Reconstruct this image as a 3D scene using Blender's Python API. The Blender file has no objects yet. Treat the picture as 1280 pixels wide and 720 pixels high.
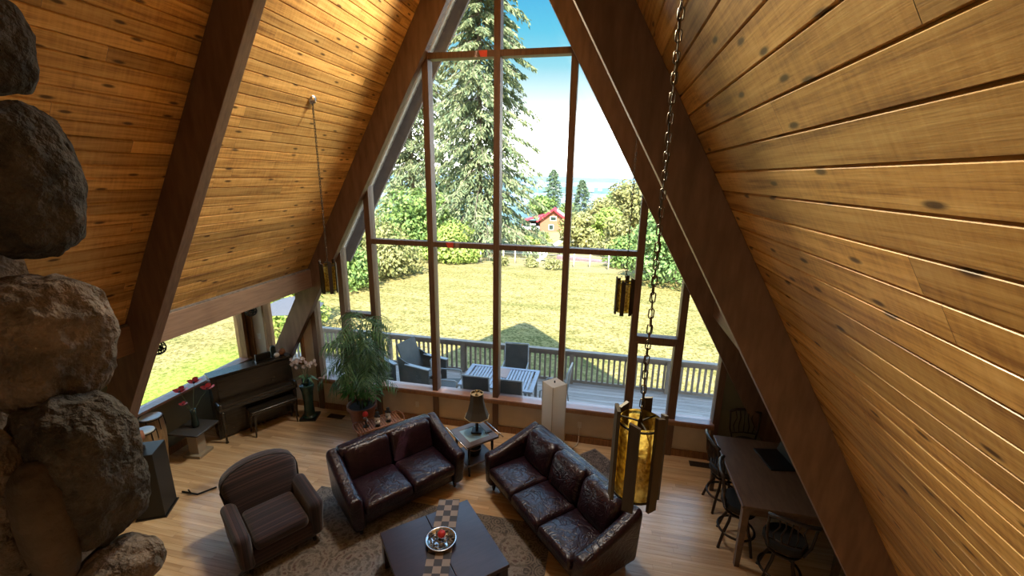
import bpy, math, random
from mathutils import Vector, Matrix, noise, Euler
random.seed(11)
PI = math.pi
sc = bpy.context.scene
COL = sc.collection
def V(*a): return Vector(a)
K = 1.768                       # slope of the A-frame roof (rise / run)
ZI, ZB = 8.35, 9.1              # height at the ridge of the rafter undersides and of the boards
# ------------------------------------------------------------------ materials
def nmat(name):
    m = bpy.data.materials.new(name); m.use_nodes = True
    nt = m.node_tree; nt.nodes.clear()
    return m, nt
def N(nt, t, **kw):
    n = nt.nodes.new(t)
    for k, v in kw.items():
        if k.startswith('i_'):
            key = k[2:]
            n.inputs[int(key) if key.isdigit() else key.replace('_', ' ')].default_value = v
        else: setattr(n, k, v)
    return n
def L(nt, a, b): nt.links.new(a, b)
def c4(c): return (c[0], c[1], c[2], 1)
def ramp(nt, stops):
    r = N(nt, 'ShaderNodeValToRGB'); e = r.color_ramp.elements
    while len(e) < len(stops): e.new(.5)
    for i, (p, c) in enumerate(stops): e[i].position = p; e[i].color = c4(c)
    return r
def out(nt, sh):
    o = N(nt, 'ShaderNodeOutputMaterial'); L(nt, sh, o.inputs['Surface']); return o
def mat(name, col, rough=.6, metal=0, var=.0, vscale=8, bump=0, bscale=40, bd=.02, spec=.5, coat=0, isl=0, emit=None, col2=None, stretch=None):
    m, nt = nmat(name)
    b = N(nt, 'ShaderNodeBsdfPrincipled'); out(nt, b.outputs[0])
    b.inputs['Base Color'].default_value = c4(col); b.inputs['Roughness'].default_value = rough
    b.inputs['Metallic'].default_value = metal; b.inputs['Specular IOR Level'].default_value = spec
    b.inputs['Coat Weight'].default_value = coat; b.inputs['Coat Roughness'].default_value = .15
    tc = N(nt, 'ShaderNodeTexCoord'); src = tc.outputs['Object']
    if stretch:
        mp = N(nt, 'ShaderNodeMapping'); mp.inputs['Scale'].default_value = stretch; L(nt, src, mp.inputs[0]); src = mp.outputs[0]
    if var or col2:
        nz = N(nt, 'ShaderNodeTexNoise', i_Scale=vscale, i_Detail=5); L(nt, src, nz.inputs['Vector'])
        d = col2 or tuple(x*(1-var) for x in col); u = col if col2 else tuple(min(1, x*(1+var)) for x in col)
        r = ramp(nt, [(.32, d), (.68, u)]); L(nt, nz.outputs['Fac'], r.inputs[0]); cs = r.outputs[0]
        if isl:
            g = N(nt, 'ShaderNodeNewGeometry'); mr = N(nt, 'ShaderNodeMapRange', i_3=1-isl, i_4=1+isl); L(nt, g.outputs['Random Per Island'], mr.inputs[0])
            h = N(nt, 'ShaderNodeHueSaturation'); L(nt, cs, h.inputs['Color']); L(nt, mr.outputs[0], h.inputs['Value']); cs = h.outputs[0]
        L(nt, cs, b.inputs['Base Color'])
    if bump:
        n2 = N(nt, 'ShaderNodeTexNoise', i_Scale=bscale, i_Detail=4); L(nt, src, n2.inputs['Vector'])
        bp = N(nt, 'ShaderNodeBump', i_Strength=bump, i_Distance=bd); L(nt, n2.outputs['Fac'], bp.inputs['Height']); L(nt, bp.outputs[0], b.inputs['Normal'])
    if emit:
        b.inputs['Emission Color'].default_value = c4(emit[0]); b.inputs['Emission Strength'].default_value = emit[1]
    return m
def board_mat(name, dark, mid, light, rough=.5, lo=.72, hi=1.2, knots=True, saw=0, gs=1.0, coat=0):
    """planks: UV in metres, u along, v across; every plank is an island with its own tone"""
    m, nt = nmat(name)
    b = N(nt, 'ShaderNodeBsdfPrincipled', i_Roughness=rough); out(nt, b.outputs[0]); b.inputs['Specular IOR Level'].default_value = .35; b.inputs['Coat Weight'].default_value = coat; b.inputs['Coat Roughness'].default_value = .36 if coat > .6 else .22
    uv = N(nt, 'ShaderNodeUVMap'); g = N(nt, 'ShaderNodeNewGeometry'); R = g.outputs['Random Per Island']
    sep = N(nt, 'ShaderNodeSeparateXYZ'); L(nt, uv.outputs[0], sep.inputs[0])
    def math_(op, a, bb):
        n = N(nt, 'ShaderNodeMath', operation=op)
        for i, x in enumerate((a, bb)):
            if isinstance(x, (int, float)): n.inputs[i].default_value = x
            else: L(nt, x, n.inputs[i])
        return n.outputs[0]
    off = math_('MULTIPLY', R, 91.7)
    def comb(su, sv, ou):
        c = N(nt, 'ShaderNodeCombineXYZ')
        L(nt, math_('ADD', math_('MULTIPLY', sep.outputs[0], su), math_('MULTIPLY', off, ou)), c.inputs[0]); L(nt, math_('MULTIPLY', sep.outputs[1], sv), c.inputs[1]); L(nt, off, c.inputs[2]); return c.outputs[0]
    w = N(nt, 'ShaderNodeTexNoise', i_Scale=1.0, i_Detail=2); L(nt, comb(1.3, 5, 1), w.inputs['Vector'])
    nz = N(nt, 'ShaderNodeTexNoise', i_Scale=1.0, i_Detail=6, i_Roughness=.6, i_Distortion=.6); L(nt, comb(1.1*gs, 24*gs, 1), nz.inputs['Vector'])
    fine = N(nt, 'ShaderNodeTexNoise', i_Scale=1.0, i_Detail=3); L(nt, comb(5*gs, 190*gs, 1), fine.inputs['Vector'])
    mix = math_('ADD', math_('MULTIPLY', nz.outputs['Fac'], .62), math_('ADD', math_('MULTIPLY', fine.outputs['Fac'], .2), math_('MULTIPLY', w.outputs['Fac'], .2)))
    if saw:
        sw = N(nt, 'ShaderNodeTexNoise', i_Scale=1.0, i_Detail=2); L(nt, comb(42, 3, 1), sw.inputs['Vector']); mix = math_('ADD', mix, math_('MULTIPLY', math_('SUBTRACT', sw.outputs['Fac'], .5), saw))
    r = ramp(nt, [(.37, dark), (.51, mid), (.65, light)]); L(nt, mix, r.inputs[0]); cs = r.outputs[0]
    if knots:
        vo = N(nt, 'ShaderNodeTexVoronoi', voronoi_dimensions='2D', i_Scale=1.0, i_Randomness=1); L(nt, comb(1.9, 6.5, 1), vo.inputs['Vector'])
        kr = ramp(nt, [(.0, (1, 1, 1)), (.055, (.95, .95, .95)), (.115, (0, 0, 0))]); L(nt, vo.outputs['Distance'], kr.inputs[0])
        sel = N(nt, 'ShaderNodeSeparateColor'); L(nt, vo.outputs['Color'], sel.inputs[0])
        kf = math_('MULTIPLY', kr.outputs[0], math_('GREATER_THAN', sel.outputs[0], .5))
        km = N(nt, 'ShaderNodeMixRGB', i_Color2=c4(tuple(x*.35 for x in dark))); L(nt, kf, km.inputs[0]); L(nt, cs, km.inputs[1]); cs = km.outputs[0]
    mr = N(nt, 'ShaderNodeMapRange', i_3=lo, i_4=hi); L(nt, math_('FRACT', math_('MULTIPLY', R, 7.31), 0), mr.inputs[0])
    h = N(nt, 'ShaderNodeHueSaturation'); L(nt, cs, h.inputs['Color']); L(nt, mr.outputs[0], h.inputs['Value']); L(nt, h.outputs[0], b.inputs['Base Color'])
    bp = N(nt, 'ShaderNodeBump', i_Strength=.45, i_Distance=.006); L(nt, mix, bp.inputs['Height']); L(nt, bp.outputs[0], b.inputs['Normal'])
    return m
def beam_mat(name, dark, light, axis_scale, rough=.6):
    return mat(name, light, rough, col2=dark, vscale=6, stretch=axis_scale, bump=.15, bscale=20)
def leaf_mat(name, a, b_, trans=.3, rough=.6):
    m, nt = nmat(name)
    g = N(nt, 'ShaderNodeNewGeometry'); r = ramp(nt, [(0, a), (1, b_)]); L(nt, g.outputs['Random Per Island'], r.inputs[0])
    p = N(nt, 'ShaderNodeBsdfPrincipled', i_Roughness=rough); L(nt, r.outputs[0], p.inputs['Base Color']); p.inputs['Specular IOR Level'].default_value = .3
    t = N(nt, 'ShaderNodeBsdfTranslucent'); L(nt, r.outputs[0], t.inputs[0])
    mx = N(nt, 'ShaderNodeMixShader', i_0=trans); L(nt, p.outputs[0], mx.inputs[1]); L(nt, t.outputs[0], mx.inputs[2]); out(nt, mx.outputs[0]); return m
def glass_mat(name, tint=(.96, .98, .97), refl=1.0):
    m, nt = nmat(name)
    t = N(nt, 'ShaderNodeBsdfTransparent'); t.inputs[0].default_value = c4(tint)
    g = N(nt, 'ShaderNodeBsdfGlossy', i_Roughness=.02); f = N(nt, 'ShaderNodeFresnel', i_IOR=1.3)
    mm = N(nt, 'ShaderNodeMath', operation='MULTIPLY'); mm.inputs[1].default_value = refl; L(nt, f.outputs[0], mm.inputs[0])
    mx = N(nt, 'ShaderNodeMixShader'); L(nt, mm.outputs[0], mx.inputs[0]); L(nt, t.outputs[0], mx.inputs[1]); L(nt, g.outputs[0], mx.inputs[2]); out(nt, mx.outputs[0]); return m
def amber_mat():
    m, nt = nmat('amber_glass')
    tc = N(nt, 'ShaderNodeTexCoord'); vo = N(nt, 'ShaderNodeTexNoise', i_Scale=38, i_Detail=2); L(nt, tc.outputs['Object'], vo.inputs['Vector'])
    r = ramp(nt, [(.35, (.34, .20, .03)), (.65, (.84, .64, .16))]); L(nt, vo.outputs['Fac'], r.inputs[0])
    bp = N(nt, 'ShaderNodeBump', i_Strength=.9, i_Distance=.01); L(nt, vo.outputs['Fac'], bp.inputs['Height'])
    t = N(nt, 'ShaderNodeBsdfTransparent'); L(nt, r.outputs[0], t.inputs[0])
    tl = N(nt, 'ShaderNodeBsdfTranslucent'); L(nt, r.outputs[0], tl.inputs[0]); L(nt, bp.outputs[0], tl.inputs['Normal'])
    g = N(nt, 'ShaderNodeBsdfGlossy', i_Roughness=.12); g.inputs[0].default_value = (1, .8, .35, 1); L(nt, bp.outputs[0], g.inputs['Normal'])
    m1 = N(nt, 'ShaderNodeMixShader', i_0=.5); L(nt, t.outputs[0], m1.inputs[1]); L(nt, tl.outputs[0], m1.inputs[2])
    m2 = N(nt, 'ShaderNodeMixShader', i_0=.14); L(nt, m1.outputs[0], m2.inputs[1]); L(nt, g.outputs[0], m2.inputs[2]); out(nt, m2.outputs[0]); return m
def leather_mat(name, col, rough=.33):
    m, nt = nmat(name)
    b = N(nt, 'ShaderNodeBsdfPrincipled', i_Roughness=rough); out(nt, b.outputs[0]); b.inputs['Base Color'].default_value = c4(col); b.inputs['Specular IOR Level'].default_value = .45
    tc = N(nt, 'ShaderNodeTexCoord')
    w = N(nt, 'ShaderNodeTexNoise', i_Scale=5, i_Detail=3, i_Distortion=1.6); L(nt, tc.outputs['Object'], w.inputs['Vector'])
    rd = ramp(nt, [(.44, (1, 1, 1)), (.5, (0, 0, 0)), (.56, (1, 1, 1))]); L(nt, w.outputs['Fac'], rd.inputs[0])
    w2 = N(nt, 'ShaderNodeTexNoise', i_Scale=9, i_Detail=2, i_Distortion=1.0); L(nt, tc.outputs['Object'], w2.inputs['Vector'])
    ad = N(nt, 'ShaderNodeMath', operation='MULTIPLY_ADD'); L(nt, rd.outputs[0], ad.inputs[0]); ad.inputs[1].default_value = .5; L(nt, w2.outputs['Fac'], ad.inputs[2])
    bp = N(nt, 'ShaderNodeBump', i_Strength=.3, i_Distance=.025); L(nt, ad.outputs[0], bp.inputs['Height'])
    n3 = N(nt, 'ShaderNodeTexNoise', i_Scale=180); L(nt, tc.outputs['Object'], n3.inputs['Vector'])
    b2 = N(nt, 'ShaderNodeBump', i_Strength=.12, i_Distance=.003); L(nt, n3.outputs['Fac'], b2.inputs['Height']); L(nt, bp.outputs[0], b2.inputs['Normal']); L(nt, b2.outputs[0], b.inputs['Normal'])
    r = ramp(nt, [(.3, tuple(x*.7 for x in col)), (.7, tuple(x*1.5 for x in col))]); L(nt, w2.outputs['Fac'], r.inputs[0]); L(nt, r.outputs[0], b.inputs['Base Color'])
    return m
def stripe_mat(name, axis, cols, scale):
    """woven stripes of uneven width across one local axis"""
    m, nt = nmat(name)
    b = N(nt, 'ShaderNodeBsdfPrincipled', i_Roughness=.85); out(nt, b.outputs[0]); b.inputs['Sheen Weight'].default_value = .3
    tc = N(nt, 'ShaderNodeTexCoord'); s = N(nt, 'ShaderNodeSeparateXYZ'); L(nt, tc.outputs['Object'], s.inputs[0])
    c = N(nt, 'ShaderNodeCombineXYZ')
    if axis == 'yz':
        a = N(nt, 'ShaderNodeMath', operation='ADD'); L(nt, s.outputs[1], a.inputs[0]); L(nt, s.outputs[2], a.inputs[1]); L(nt, a.outputs[0], c.inputs[0])
    else: L(nt, s.outputs['xyz'.index(axis)], c.inputs[0])
    nz = N(nt, 'ShaderNodeTexNoise', i_Scale=scale, i_Detail=1); L(nt, c.outputs[0], nz.inputs['Vector'])
    r = ramp(nt, cols); r.color_ramp.interpolation = 'EASE'; L(nt, nz.outputs['Fac'], r.inputs[0]); L(nt, r.outputs[0], b.inputs['Base Color'])
    n3 = N(nt, 'ShaderNodeTexNoise', i_Scale=260); L(nt, tc.outputs['Object'], n3.inputs['Vector']); bp = N(nt, 'ShaderNodeBump', i_Strength=.3, i_Distance=.003); L(nt, n3.outputs['Fac'], bp.inputs['Height']); L(nt, bp.outputs[0], b.inputs['Normal'])
    return m
def checker_mat(name, a, b_, s):
    m, nt = nmat(name)
    b = N(nt, 'ShaderNodeBsdfPrincipled', i_Roughness=.8); out(nt, b.outputs[0])
    tc = N(nt, 'ShaderNodeTexCoord'); mp = N(nt, 'ShaderNodeMapping'); mp.inputs['Scale'].default_value = s; mp.inputs['Location'].default_value = (.5, .02, .5); L(nt, tc.outputs['Object'], mp.inputs[0])
    ch = N(nt, 'ShaderNodeTexChecker', i_Scale=1); ch.inputs[1].default_value = c4(a); ch.inputs[2].default_value = c4(b_); L(nt, mp.outputs[0], ch.inputs[0])
    nz = N(nt, 'ShaderNodeTexWave', i_Scale=60); L(nt, tc.outputs['Object'], nz.inputs['Vector'])
    mx = N(nt, 'ShaderNodeMixRGB', blend_type='MULTIPLY', i_0=.35); L(nt, ch.outputs[0], mx.inputs[1]); L(nt, nz.outputs['Color'], mx.inputs[2]); L(nt, mx.outputs[0], b.inputs['Base Color']); return m
def rug_mat(name, cols, sc_=3.0, border=None):
    m, nt = nmat(name)
    b = N(nt, 'ShaderNodeBsdfPrincipled', i_Roughness=.95); out(nt, b.outputs[0]); b.inputs['Sheen Weight'].default_value = .3
    tc = N(nt, 'ShaderNodeTexCoord')
    vo = N(nt, 'ShaderNodeTexVoronoi', i_Scale=sc_, i_Randomness=.35); L(nt, tc.outputs['Object'], vo.inputs['Vector'])
    sn = N(nt, 'ShaderNodeMath', operation='SINE'); mu = N(nt, 'ShaderNodeMath', operation='MULTIPLY'); mu.inputs[1].default_value = 34; L(nt, vo.outputs['Distance'], mu.inputs[0]); L(nt, mu.outputs[0], sn.inputs[0])
    nz = N(nt, 'ShaderNodeTexNoise', i_Scale=17, i_Detail=4, i_Distortion=1.2); L(nt, tc.outputs['Object'], nz.inputs['Vector'])
    ad = N(nt, 'ShaderNodeMath', operation='MULTIPLY_ADD'); L(nt, sn.outputs[0], ad.inputs[0]); ad.inputs[1].default_value = .13; L(nt, nz.outputs['Fac'], ad.inputs[2])
    r = ramp(nt, cols); L(nt, ad.outputs[0], r.inputs[0]); L(nt, r.outputs[0], b.inputs['Base Color'])
    n3 = N(nt, 'ShaderNodeTexNoise', i_Scale=300); L(nt, tc.outputs['Object'], n3.inputs['Vector']); bp = N(nt, 'ShaderNodeBump', i_Strength=.5, i_Distance=.006); L(nt, n3.outputs['Fac'], bp.inputs['Height']); L(nt, bp.outputs[0], b.inputs['Normal'])
    return m
M = {}
M['board'] = board_mat('pine_boards', (.30, .14, .04), (.60, .34, .105), (.77, .495, .19), .5, .7, 1.18, True, .16, coat=.12)
M['floor'] = board_mat('oak_floor', (.47, .30, .16), (.61, .42, .24), (.71, .53, .33), .27, .86, 1.1, False, 0, .8, coat=.25)
M['rafter'] = mat('stained_rafter', (.19, .112, .074), .5, col2=(.12, .068, .045), vscale=5, stretch=(3, 9, .6), bump=.1, bscale=30)
M['rafter_pine'] = mat('fir_header', (.25, .155, .105), .55, col2=(.18, .105, .07), vscale=5, stretch=(5, .6, 9), bump=.1)
M['post'] = mat('window_timber', (.17, .095, .055), .5, col2=(.11, .06, .035), vscale=5, stretch=(12, 12, .7), bump=.08)
M['trim'] = mat('oak_trim', (.33, .16, .06), .5, col2=(.2, .09, .035), vscale=5, stretch=(8, 8, .8))
M['sill'] = mat('sill_wood', (.46, .30, .25), .2, col2=(.38, .23, .19), vscale=4, stretch=(.6, 8, 8))
M['olive'] = mat('olive_wall', (.17, .17, .115), .8, var=.06, vscale=5)
M['wall'] = mat('beige_wall', (.62, .54, .43), .8, var=.06, vscale=5, bump=.06, bscale=120)
M['soffit'] = mat('painted_soffit', (.44, .38, .34), .7, var=.1)
M['fascia'] = mat('fascia', (.16, .13, .125), .7, var=.1)
M['roof'] = mat('roof_shingle', (.16, .14, .13), .9, var=.3, vscale=20)
M['stone'] = mat('chimney_stone', (.065, .053, .046), .85, col2=(.016, .013, .012), vscale=9, bump=1.0, bscale=20, bd=.07)
M['stone_light'] = mat('chimney_stone_pale', (.20, .155, .13), .85, col2=(.055, .042, .035), vscale=9, bump=1.0, bscale=17, bd=.07)
M['stone_brown'] = mat('chimney_stone_brown', (.085, .062, .048), .85, col2=(.04, .029, .023), vscale=6, bump=.7, bscale=22)
M['mortar'] = mat('mortar', (.2, .165, .135), .9, var=.3, vscale=14, bump=1, bscale=50)
M['leather'] = leather_mat('burgundy_leather', (.018, .0065, .0115), .31)
M['legwood'] = mat('dark_leg', (.02, .012, .009), .4)
ST = [(.34, (.008, .004, .005)), (.45, (.032, .012, .014)), (.52, (.009, .0045, .0055)), (.6, (.075, .036, .032)), (.68, (.022, .009, .010))]
M['stripe_b'] = stripe_mat('striped_weave_back', 'yz', ST, 22)
M['stripe_a'] = stripe_mat('striped_weave_arm', 'x', ST, 26)
M['piping'] = mat('dark_piping', (.012, .008, .008), .6)
M['espresso'] = mat('espresso_wood', (.04, .021, .026), .28, col2=(.026, .014, .018), vscale=5, stretch=(1, 9, 4), coat=.2)
M['runner'] = checker_mat('woven_runner', (.36, .28, .22), (.075, .068, .07), (11, 11, 1))
M['silver'] = mat('silver', (.6, .6, .62), .25, 1)
M['iron'] = mat('dark_iron', (.03, .028, .027), .45, .7)
M['bronze'] = mat('bronze_metal', (.045, .033, .026), .38, .8)
M['chain'] = mat('chain_metal', (.11, .085, .06), .4, .9)
M['slat'] = mat('lamp_slat', (.032, .02, .015), .55, col2=(.018, .011, .009), vscale=8, stretch=(9, 9, 1))
M['amber'] = amber_mat()
M['brass'] = mat('brass', (.5, .36, .14), .3, 1)
M['black'] = mat('black_wood', (.010, .009, .009), .3)
M['blackmatte'] = mat('black_cloth', (.012, .012, .013), .7)
M['piano'] = mat('piano_walnut', (.038, .03, .022), .25, col2=(.024, .018, .013), vscale=5, stretch=(1, 4, 6), coat=.3)
M['ivory'] = mat('ivory', (.7, .66, .58), .4)
M['paper'] = mat('rice_paper', (.72, .66, .58), .8, var=.05, vscale=40)
def paper_mat():
    m, nt = nmat('rice_paper'); d = N(nt, 'ShaderNodeBsdfDiffuse'); d.inputs[0].default_value = (.8, .76, .7, 1); t = N(nt, 'ShaderNodeBsdfTranslucent'); t.inputs[0].default_value = (.85, .8, .72, 1)
    mx = N(nt, 'ShaderNodeMixShader', i_0=.55); L(nt, d.outputs[0], mx.inputs[1]); L(nt, t.outputs[0], mx.inputs[2]); out(nt, mx.outputs[0]); return m
M['paper'] = paper_mat()
M['shade'] = mat('lamp_shade', (.06, .05, .036), .75, bump=.1, bscale=200)
M['shade_top'] = mat('shade_lining', (.55, .42, .22), .7)
M['glasstop'] = mat('glass_tabletop', (.36, .55, .66), .04, .15, spec=1.0)  # pale blue base stands in for the reflected sky
M['tablewood'] = mat('table_frame', (.16, .12, .11), .3, col2=(.11, .08, .075), vscale=6)
M['green'] = leaf_mat('palm_leaf', (.03, .09, .04), (.13, .25, .11), .2, .45)
M['green2'] = leaf_mat('fern_leaf', (.04, .17, .05), (.14, .38, .11), .25, .45)
M['stem'] = mat('green_stem', (.10, .15, .05), .6)
M['terracotta'] = mat('terracotta', (.26, .10, .055), .7, var=.2)
M['soil'] = mat('soil', (.03, .02, .015), .95, bump=.5)
M['bamboo'] = mat('slatted_wood', (.30, .14, .085), .45, var=.25)
M['white'] = mat('white_paint', (.78, .76, .73), .5)
M['red'] = mat('red_petal', (.62, .03, .025), .5, var=.3)
M['pink'] = mat('orchid_petal', (.75, .62, .58), .6)
M['drum'] = mat('drum_wood', (.30, .19, .10), .35, var=.2, stretch=(6, 6, 1))
M['skin'] = mat('drum_skin', (.62, .64, .66), .3)
M['glass'] = glass_mat('window_glass')
M['deck'] = board_mat('deck_boards', (.26, .2, .165), (.35, .28, .235), (.45, .37, .32), .7, .85, 1.12, False)
M['rail'] = mat('railing_timber', (.30, .23, .17), .7, col2=(.22, .165, .125), vscale=6)
M['sling'] = mat('outdoor_sling', (.085, .08, .07), .75, var=.1, bump=.1, bscale=200)
M['alum'] = mat('painted_aluminium', (.30, .29, .28), .45)
M['teak'] = mat('grey_teak', (.30, .29, .32), .4, var=.12, vscale=12)
M['teakred'] = mat('reddish_teak', (.36, .21, .16), .5, var=.12)
M['dark_table'] = mat('dining_wood', (.14, .088, .058), .34, col2=(.095, .058, .038), vscale=5, stretch=(5, 1, 5), coat=.15)
M['mat_rug'] = rug_mat('dark_woven_rug', [(.36, (.03, .025, .03)), (.5, (.10, .09, .10)), (.62, (.20, .18, .18))], 7)
M['rug'] = rug_mat('floral_rug', [(.3, (.10, .08, .06)), (.44, (.18, .155, .13)), (.52, (.26, .225, .19)), (.62, (.215, .185, .15)), (.75, (.10, .055, .045))], 1.7)
M['rug_edge'] = rug_mat('rug_border', [(.34, (.06, .05, .045)), (.48, (.14, .12, .10)), (.6, (.2, .17, .14))], 6)
M['mark_red'] = mat('red_mark_color', (.75, .09, .05), .5)
M['plastic_white'] = mat('white_plate', (.72, .7, .66), .4)
M['vent'] = mat('vent_metal', (.10, .07, .045), .5, .5)
M['yellow'] = mat('yellow_paint', (.75, .52, .03), .5)
M['umb'] = mat('umbrella_cloth', (.05, .052, .066), .8)
M['jar'] = mat('dark_glaze', (.02, .035, .03), .25)
M['grn_glaze'] = mat('green_glaze', (.025, .06, .045), .25, var=.3)
# ------------------------------------------------------------------ mesh builder
class MB:
    def __init__(s): s.v = []; s.f = []; s.uv = None; s.mi = []
    def add(s, vs, fs, T=None):
        o = len(s.v)
        for p in vs:
            p = Vector(p); s.v.append(T @ p if T else p)
        for f in fs: s.f.append(tuple(i+o for i in f))
        return s
    def box(s, c, d, rz=0, T=None):
        x, y, z = d[0]/2, d[1]/2, d[2]/2; c = Vector(c); R = Matrix.Rotation(rz, 3, 'Z')
        vs = [c + R @ Vector((a*x, b*y, e*z)) for e in (-1, 1) for a, b in ((-1, -1), (1, -1), (1, 1), (-1, 1))]
        return s.add(vs, [(3, 2, 1, 0), (4, 5, 6, 7), (0, 1, 5, 4), (1, 2, 6, 5), (2, 3, 7, 6), (3, 0, 4, 7)], T)
    def bar(s, a, b, w, h, up=(0, 0, 1), w2=None, h2=None):
        a, b = Vector(a), Vector(b); d = (b-a).normalized(); u = Vector(up)
        if abs(d.dot(u)) > .98: u = Vector((0, 1, 0))
        x = d.cross(u).normalized(); y = x.cross(d); w2 = w2 or w; h2 = h2 or h
        vs = [a+x*w/2*i+y*h/2*j for i, j in ((-1, -1), (1, -1), (1, 1), (-1, 1))] + [b+x*w2/2*i+y*h2/2*j for i, j in ((-1, -1), (1, -1), (1, 1), (-1, 1))]
        return s.add(vs, [(3, 2, 1, 0), (4, 5, 6, 7), (0, 1, 5, 4), (1, 2, 6, 5), (2, 3, 7, 6), (3, 0, 4, 7)])
    def tube(s, pts, r, n=8, closed=False):
        pts = [Vector(p) for p in pts]; m = len(pts); rs = r if isinstance(r, (list, tuple)) else [r]*m
        vs = []; prev = None
        for i, p in enumerate(pts):
            if closed: d = pts[(i+1) % m]-pts[i-1]
            else: d = pts[min(i+1, m-1)]-pts[max(i-1, 0)]
            d.normalize()
            if prev is None:
                x = d.cross(Vector((0, 0, 1)))
                if x.length < .1: x = d.cross(Vector((0, 1, 0)))
            else: x = prev - d*prev.dot(d)
            x.normalize(); prev = x; y = d.cross(x)
            for k in range(n):
                t = 2*PI*k/n; vs.append(p+(x*math.cos(t)+y*math.sin(t))*rs[i])
        fs = []
        for i in range(m if closed else m-1):
            j = (i+1) % m
            for k in range(n): fs.append((i*n+k, i*n+(k+1) % n, j*n+(k+1) % n, j*n+k))
        if not closed: fs += [tuple(range(n-1, -1, -1)), tuple(range((m-1)*n, m*n))]
        return s.add(vs, fs)
    def lathe(s, prof, c=(0, 0, 0), n=20, sx=1, sy=1, rot=0, cap=True, T=None):
        vs = []; c = Vector(c)
        for r, z in prof:
            for k in range(n):
                t = 2*PI*k/n+rot; vs.append(c+Vector((r*math.cos(t)*sx, r*math.sin(t)*sy, z)))
        fs = []
        for i in range(len(prof)-1):
            for k in range(n): fs.append((i*n+k, i*n+(k+1) % n, (i+1)*n+(k+1) % n, (i+1)*n+k))
        if cap: fs += [tuple(range(n-1, -1, -1)), tuple(range((len(prof)-1)*n, len(prof)*n))]
        return s.add(vs, fs, T)
    def prism(s, poly, a, b):
        """polygon of 3-D points, swept by the vector b-a"""
        n = len(poly); vs = [Vector(p)+Vector(a) for p in poly]+[Vector(p)+Vector(b) for p in poly]
        fs = [tuple(range(n-1, -1, -1)), tuple(range(n, 2*n))]+[(i, (i+1) % n, n+(i+1) % n, n+i) for i in range(n)]
        return s.add(vs, fs)
    def ball(s, c, r, n=12, m=8, fn=None):
        vs = []; c = Vector(c); r = Vector(r) if not isinstance(r, (int, float)) else Vector((r, r, r))
        for i in range(m+1):
            a = PI*i/m
            for k in range(n):
                t = 2*PI*k/n; p = Vector((math.sin(a)*math.cos(t), math.sin(a)*math.sin(t), math.cos(a)))
                q = Vector((p.x*r.x, p.y*r.y, p.z*r.z)); vs.append(c+(fn(q) if fn else q))
        return s.add(vs, [(i*n+k, (i+1)*n+k, (i+1)*n+(k+1) % n, i*n+(k+1) % n) for i in range(m) for k in range(n)])
    def rbox(s, c, d, r, n=5, fn=None):
        """box with rounded edges; fn moves every point (local to the box centre)"""
        c = Vector(c); ax = []
        for q in d:
            rr = min(r, q*.49); h = q/2; k = h-rr
            ax.append([-h, -k-rr*.75, -k-rr*.35]+[-k+2*k*i/n for i in range(n+1)]+[k+rr*.35, k+rr*.75, h])
        idx = {}; vs = []; fs = []
        def vid(i, j, k):
            key = (i, j, k)
            if key not in idx:
                p = Vector((ax[0][i], ax[1][j], ax[2][k])); q = Vector([max(-(d[t]/2-min(r, d[t]*.49)), min(d[t]/2-min(r, d[t]*.49), p[t])) for t in range(3)])
                e = p-q
                if e.length > 1e-7:
                    rr = min(r, min(d)*.49); e = e.normalized()*rr if True else e
                    p = q+e
                if fn: p = fn(p)
                idx[key] = len(vs); vs.append(p+c)
            return idx[key]
        m = len(ax[0])-1; R_ = range(m)
        for a in R_:
            for b in R_:
                fs.append((vid(a, b, 0), vid(a, b+1, 0), vid(a+1, b+1, 0), vid(a+1, b, 0))); fs.append((vid(a, b, m), vid(a+1, b, m), vid(a+1, b+1, m), vid(a, b+1, m)))
                fs.append((vid(a, 0, b), vid(a+1, 0, b), vid(a+1, 0, b+1), vid(a, 0, b+1))); fs.append((vid(a, m, b), vid(a, m, b+1), vid(a+1, m, b+1), vid(a+1, m, b)))
                fs.append((vid(0, a, b), vid(0, a, b+1), vid(0, a+1, b+1), vid(0, a+1, b))); fs.append((vid(m, a, b), vid(m, a+1, b), vid(m, a+1, b+1), vid(m, a, b+1)))
        return s.add(vs, fs)
    def build(s, name, m, parent=None, smooth=False, bevel=0, sharp=None):
        me = bpy.data.meshes.new(name); me.from_pydata([tuple(p) for p in s.v], [], s.f)
        if s.uv:
            ul = me.uv_layers.new(name='UVMap'); vi = [0]*len(me.loops); me.loops.foreach_get('vertex_index', vi)
            ul.data.foreach_set('uv', [x for i in vi for x in s.uv[i]])
        for q in (m if isinstance(m, list) else [m]): me.materials.append(q)
        if s.mi: me.polygons.foreach_set('material_index', s.mi)
        me.update(); o = bpy.data.objects.new(name, me); COL.objects.link(o)
        if parent: o.parent = parent
        if smooth:
            me.polygons.foreach_set('use_smooth', [True]*len(me.polygons))
            if sharp: me.set_sharp_from_angle(angle=math.radians(sharp))
        if bevel:
            b = o.modifiers.new('bevel', 'BEVEL'); b.width = bevel; b.segments = 2; b.limit_method = 'ANGLE'; b.angle_limit = .6
        return o
def tag(o, label=None, cat=None, group=None, kind=None):
    if label: o['label'] = label
    if cat: o['category'] = cat
    if group: o['group'] = group
    if kind: o['kind'] = kind
    return o
def empty(name, loc=(0, 0, 0), rz=0, label=None, cat=None, group=None, kind=None):
    o = bpy.data.objects.new(name, None); COL.objects.link(o); o.location = loc; o.rotation_euler = (0, 0, rz); o.empty_display_size = .1
    return tag(o, label, cat, group, kind)
def kids(o): return [c for c in COL.objects if c.parent == o]
def copy_tree(o, parent=None):
    c = o.copy(); COL.objects.link(c); c.parent = parent
    for k in kids(o): copy_tree(k, c)
    return c
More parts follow.
